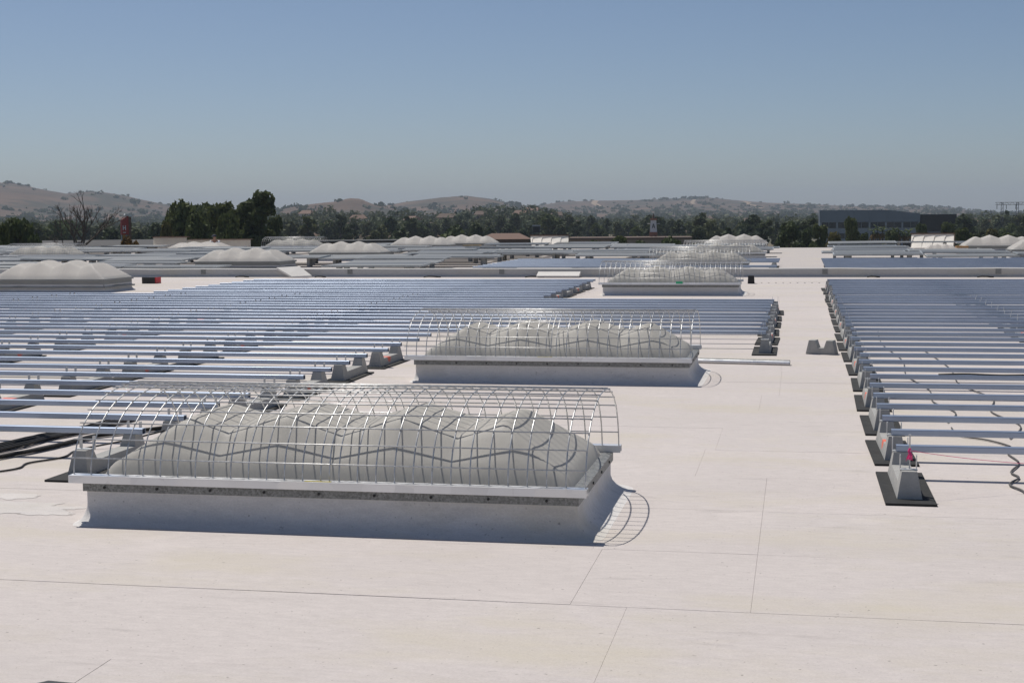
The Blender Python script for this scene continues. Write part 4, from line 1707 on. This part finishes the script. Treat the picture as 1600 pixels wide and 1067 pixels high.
MB().hexa([(-6, -.5, hh + .01), (5.5, -.5, hh + .01), (5.5, 9.5, hh + .01), (-6, 9.5, hh + .01)], [(-3, 3.5, hh + 1.2), (3, 3.5, hh + 1.2), (3, 5.5, hh + 1.2), (-3, 5.5, hh + 1.2)]).build('roof', M['rust'], t)
p, rz = facing(838, 352, 330)
t = empty('rooftop_tank', (p.x, p.y, GROUND), rz)
tag(t, 'dark tank frame rising behind the left upright panel', 'tank')
hh = p.z - GROUND
MB().box(-.75, .75, -.7, .7, hh - 1.7, hh - .3).build('tank', M['black'], t)
MB().box(-.95, .95, -.8, .8, hh - .28, hh).build('top', M['office_pale'], t)
for sx in (-.8, .8):
    for sy in (-.6, .6):
        MB().tube([(sx, sy, 0), (sx, sy, hh - .3)], .07, 5).build('leg', M['pylon'], t)
p, rz = facing(165, 376, 240)
t = empty('grey_building', (p.x, p.y, GROUND), rz)
tag(t, 'long grey shed roof behind the bare tree at the left', 'building')
hh = p.z - GROUND
MB().box(-13, 13, 0, 12, 0, hh - .8).build('wall', M['tan'], t)
MB().hexa([(-13.4, -.4, hh - .79), (13.4, -.4, hh - .79), (13.4, 12.4, hh - .79), (-13.4, 12.4, hh - .79)], [(-13, 5, hh), (13, 5, hh), (13, 7, hh), (-13, 7, hh)]).build('roof', M['shed'], t)
p, rz = facing(520, 379, 230)
t = empty('grey_building', (p.x, p.y, GROUND), rz)
tag(t, 'low brownish grey building strip behind the middle white skylights', 'building')
hh = p.z - GROUND
MB().box(-11, 11, 0, 9, 0, hh).build('wall', M['brown'], t)
MB().box(-11.2, 11.2, -.2, 9.2, hh + .005, hh + .25).build('roof_edge', M['shed'], t)

# office on the right
p, _ = facing(1281, 329, 426)
p2, _ = facing(1438, 334, 427)
ox = Vector((p2.x - p.x, p2.y - p.y, 0))
Lf = ox.length
t = empty('office_building', (p.x, p.y, GROUND), math.atan2(ox.y, ox.x))
tag(t, 'grey office building with dark glass bands at the right', 'office building')
ht = p.z - GROUND
ht2 = p2.z - GROUND
SEG = 6
for k in range(SEG):
    u0, u1 = k / SEG, (k + 1) / SEG
    x0, x1 = Lf * u0, Lf * u1
    f = lambda u: ht if u < .7 else ht + (ht2 - ht) * (u - .7) / .3
    z0, z1 = f(u0), f(u1)
    MB().hexa([(x0 + .01, 0, ht * .69), (x1 - .01, 0, ht * .69), (x1 - .01, 14, ht * .69), (x0 + .01, 14, ht * .69)],
              [(x0 + .01, 0, z0), (x1 - .01, 0, z1), (x1 - .01, 14, z1 - 1.2), (x0 + .01, 14, z0 - 1.2)]).build('panel', M['office'], t)
MB().box(.05, Lf - .05, .4, 13.8, 0, ht * .685).build('core', M['office_pale'], t)
for fl, (za, zb) in enumerate(((.54, .685), (.27, .40), (.05, .18))):
    for k in range(12):
        x0 = .3 + (Lf - .6) * k / 12
        MB().box(x0 + .08, x0 + (Lf - .6) / 12 - .08, .25, .395, ht * za, ht * zb).build('window', M['glass'], t)
for k in range(7):
    MB().box(-.25, .25, .05, .39, 0, ht * .68).build('column', M['office_pale'], t, (.35 + (Lf - .7) * k / 6, 0, 0))
MB().box(-.35, -.01, -.3, .5, ht * .3, ht + .05).build('corner_fin', M['office_white'], t)
p, rz = facing(1465, 335, 430)
t = empty('dark_annexe', (p.x, p.y, GROUND), rz)
tag(t, 'black glass block at the right end of the office', 'office building')
hh = p.z - GROUND
MB().box(-5.0, 5.2, 0, 10, hh * .5, hh).build('upper_block', M['blackglass'], t)
MB().box(-4.9, 5.1, .1, 9.9, 0, hh * .5 - .01).build('lower_block', M['office'], t)
MB().box(-5.25, -5.02, -.1, .3, hh * .5, hh + .1).build('corner_fin', M['office_white'], t)

# sign tower
p, rz = facing(1021, 334, 310)
t = empty('sign_tower', (p.x, p.y, GROUND), rz)
tag(t, 'tall brown sign tower with a white face and ornate top', 'sign')
hh = p.z - GROUND
MB().tube([(-.45, 0, 0), (-.45, 0, hh * .6)], .22, 8).build('post', M['brick'], t)
MB().tube([(.45, 0, 0), (.45, 0, hh * .6)], .22, 8).build('post', M['brick'], t)
MB().box(-.85, .85, -.5, .5, hh * .55, hh * .63).build('base_box', M['brick'], t)
MB().hexa([(-.75, -.4, hh * .632), (.75, -.4, hh * .632), (.75, .4, hh * .632), (-.75, .4, hh * .632)], [(-.6, -.35, hh * .87), (.6, -.35, hh * .87), (.6, .35, hh * .87), (-.6, .35, hh * .87)]).build('sign_face', M['sign_white'], t)
MB().box(-.75, .75, -.5, .5, hh * .872, hh * .90).build('cornice', M['brick'], t)
MB().tube([(0, 0, hh * .90), (0, 0, hh * .95), (0, 0, hh)], .35, 8, .06).build('finial', M['brown'], t)
lt = MB()
zz = hh * .75
lt.tube([(-.28, -.43, zz - .45), (0, -.43, zz + .5)], .06, 4)
lt.tube([(.28, -.43, zz - .45), (0, -.43, zz + .5)], .06, 4)
lt.tube([(-.16, -.43, zz - .1), (.16, -.43, zz - .1)], .05, 4)
lt.build('letter', M['black'], t)
for s in (-1, 1):
    MB().tube([(s * .7, 0, hh * .80), (s * 1.3, 0, hh * .80)], .05, 5).build('side_arm', M['sign_white'], t)

# red sign
p, rz = facing(196, 334, 230)
t = empty('roadside_sign', (p.x, p.y, GROUND), rz + .25)
tag(t, 'red pylon sign with white lettering at the left', 'sign')
hh = p.z - GROUND
MB().box(-.25, .25, -.15, .15, 0, hh - 5.0).build('post', M['brown'], t)
MB().hexa([(-.75, -.3, hh - 3.2), (.35, -.3, hh - 3.2), (.35, .3, hh - 3.2), (-.75, .3, hh - 3.2)], [(-.75, -.3, hh - 1.0), (.35, -.3, hh - .3), (.35, .3, hh - .3), (-.75, .3, hh - 1.0)]).build('red_panel', M['sign_red'], t)
MB().box(-.72, .1, -.28, .28, hh - 5.0, hh - 3.25).build('lower_panel', M['office'], t)
MB().box(.36, .75, -.32, .32, 0, hh - .5).build('column', M['rust'], t)
MB().hexa([(-.2, -.4, hh - .28), (.9, -.4, hh - .48), (.9, .4, hh - .48), (-.2, .4, hh - .28)], [(-.1, -.4, hh), (.9, -.4, hh - .25), (.9, .4, hh - .25), (-.1, .4, hh)]).build('roof_cap', M['sign_white'], t)
g = MB()
for (x0, x1, z0, z1) in ((-.55, -.43, 1.5, 2.2), (-.43, -.2, 1.8, 1.92), (-.2, -.08, 1.5, 2.2), (-.55, -.1, 2.5, 2.62)):
    g.box(x0, x1, -.33, -.302, hh - z1 - .3, hh - z0 - .3)
g.build('lettering', M['sign_white'], t)
g = MB()
for z in (3.5, 3.95, 4.4):
    g.box(-.6, -.1, -.31, -.282, hh - z - .16, hh - z)
g.box(-.6, -.48, -.315, -.311, hh - 4.55, hh - 3.5)
g.build('lettering', M['sign_white'], t)

# power line gantry
p, rz = facing(1580, 316, 620)
t = empty('power_pylon', (p.x, p.y, ground_z(p.x, p.y)), rz)
tag(t, 'steel power line gantry with cross beam at the far right', 'pylon')
hh = p.z - ground_z(p.x, p.y)
for sx in (-3.4, 2.4):
    b = MB()
    for q in (-.45, .45):
        b.tube([(sx + q, 0, 0), (sx + q * .8, 0, hh)], .11, 4)
    for k in range(8):
        z0, z1 = hh * k / 8, hh * (k + 1) / 8
        b.tube([(sx - .42, 0, z0), (sx + .42, 0, z1)], .06, 4)
    b.build('leg', M['pylon'], t)
b = MB()
for z in (hh - .1, hh - 1.0):
    b.tube([(-6, 0, z), (9, 0, z)], .1, 4)
for k in range(14):
    x0 = -6 + 15 * k / 14
    b.tube([(x0, 0, hh - (1.0 if k % 2 else .1)), (x0 + 15 / 14, 0, hh - (.1 if k % 2 else 1.0))], .06, 4)
b.build('cross_beam', M['pylon'], t)
for k in range(4):
    MB().tube([(-5.4 + 3.6 * k, 0, hh - 1.0), (-5.4 + 3.6 * k, 0, hh - 2.8)], .13, 5).build('insulator', M['pylon'], t)

# ================================================================== HAZE
hz, nt, bs = nodes_of('haze_air')
nt.nodes.remove(bs)
pv = nt.nodes.new('ShaderNodeVolumePrincipled')
pv.inputs['Color'].default_value = (0.78, 0.88, 1.0, 1)
pv.inputs['Density'].default_value = 0.00014
pv.inputs['Anisotropy'].default_value = 0.0
lk(nt, pv.outputs[0], nt.nodes['Material Output'].inputs['Volume'])
o = MB().box(-9300, 9300, -9300, 9300, GROUND - 3.5, 130).build('haze', hz)
struct(o, 'stuff')
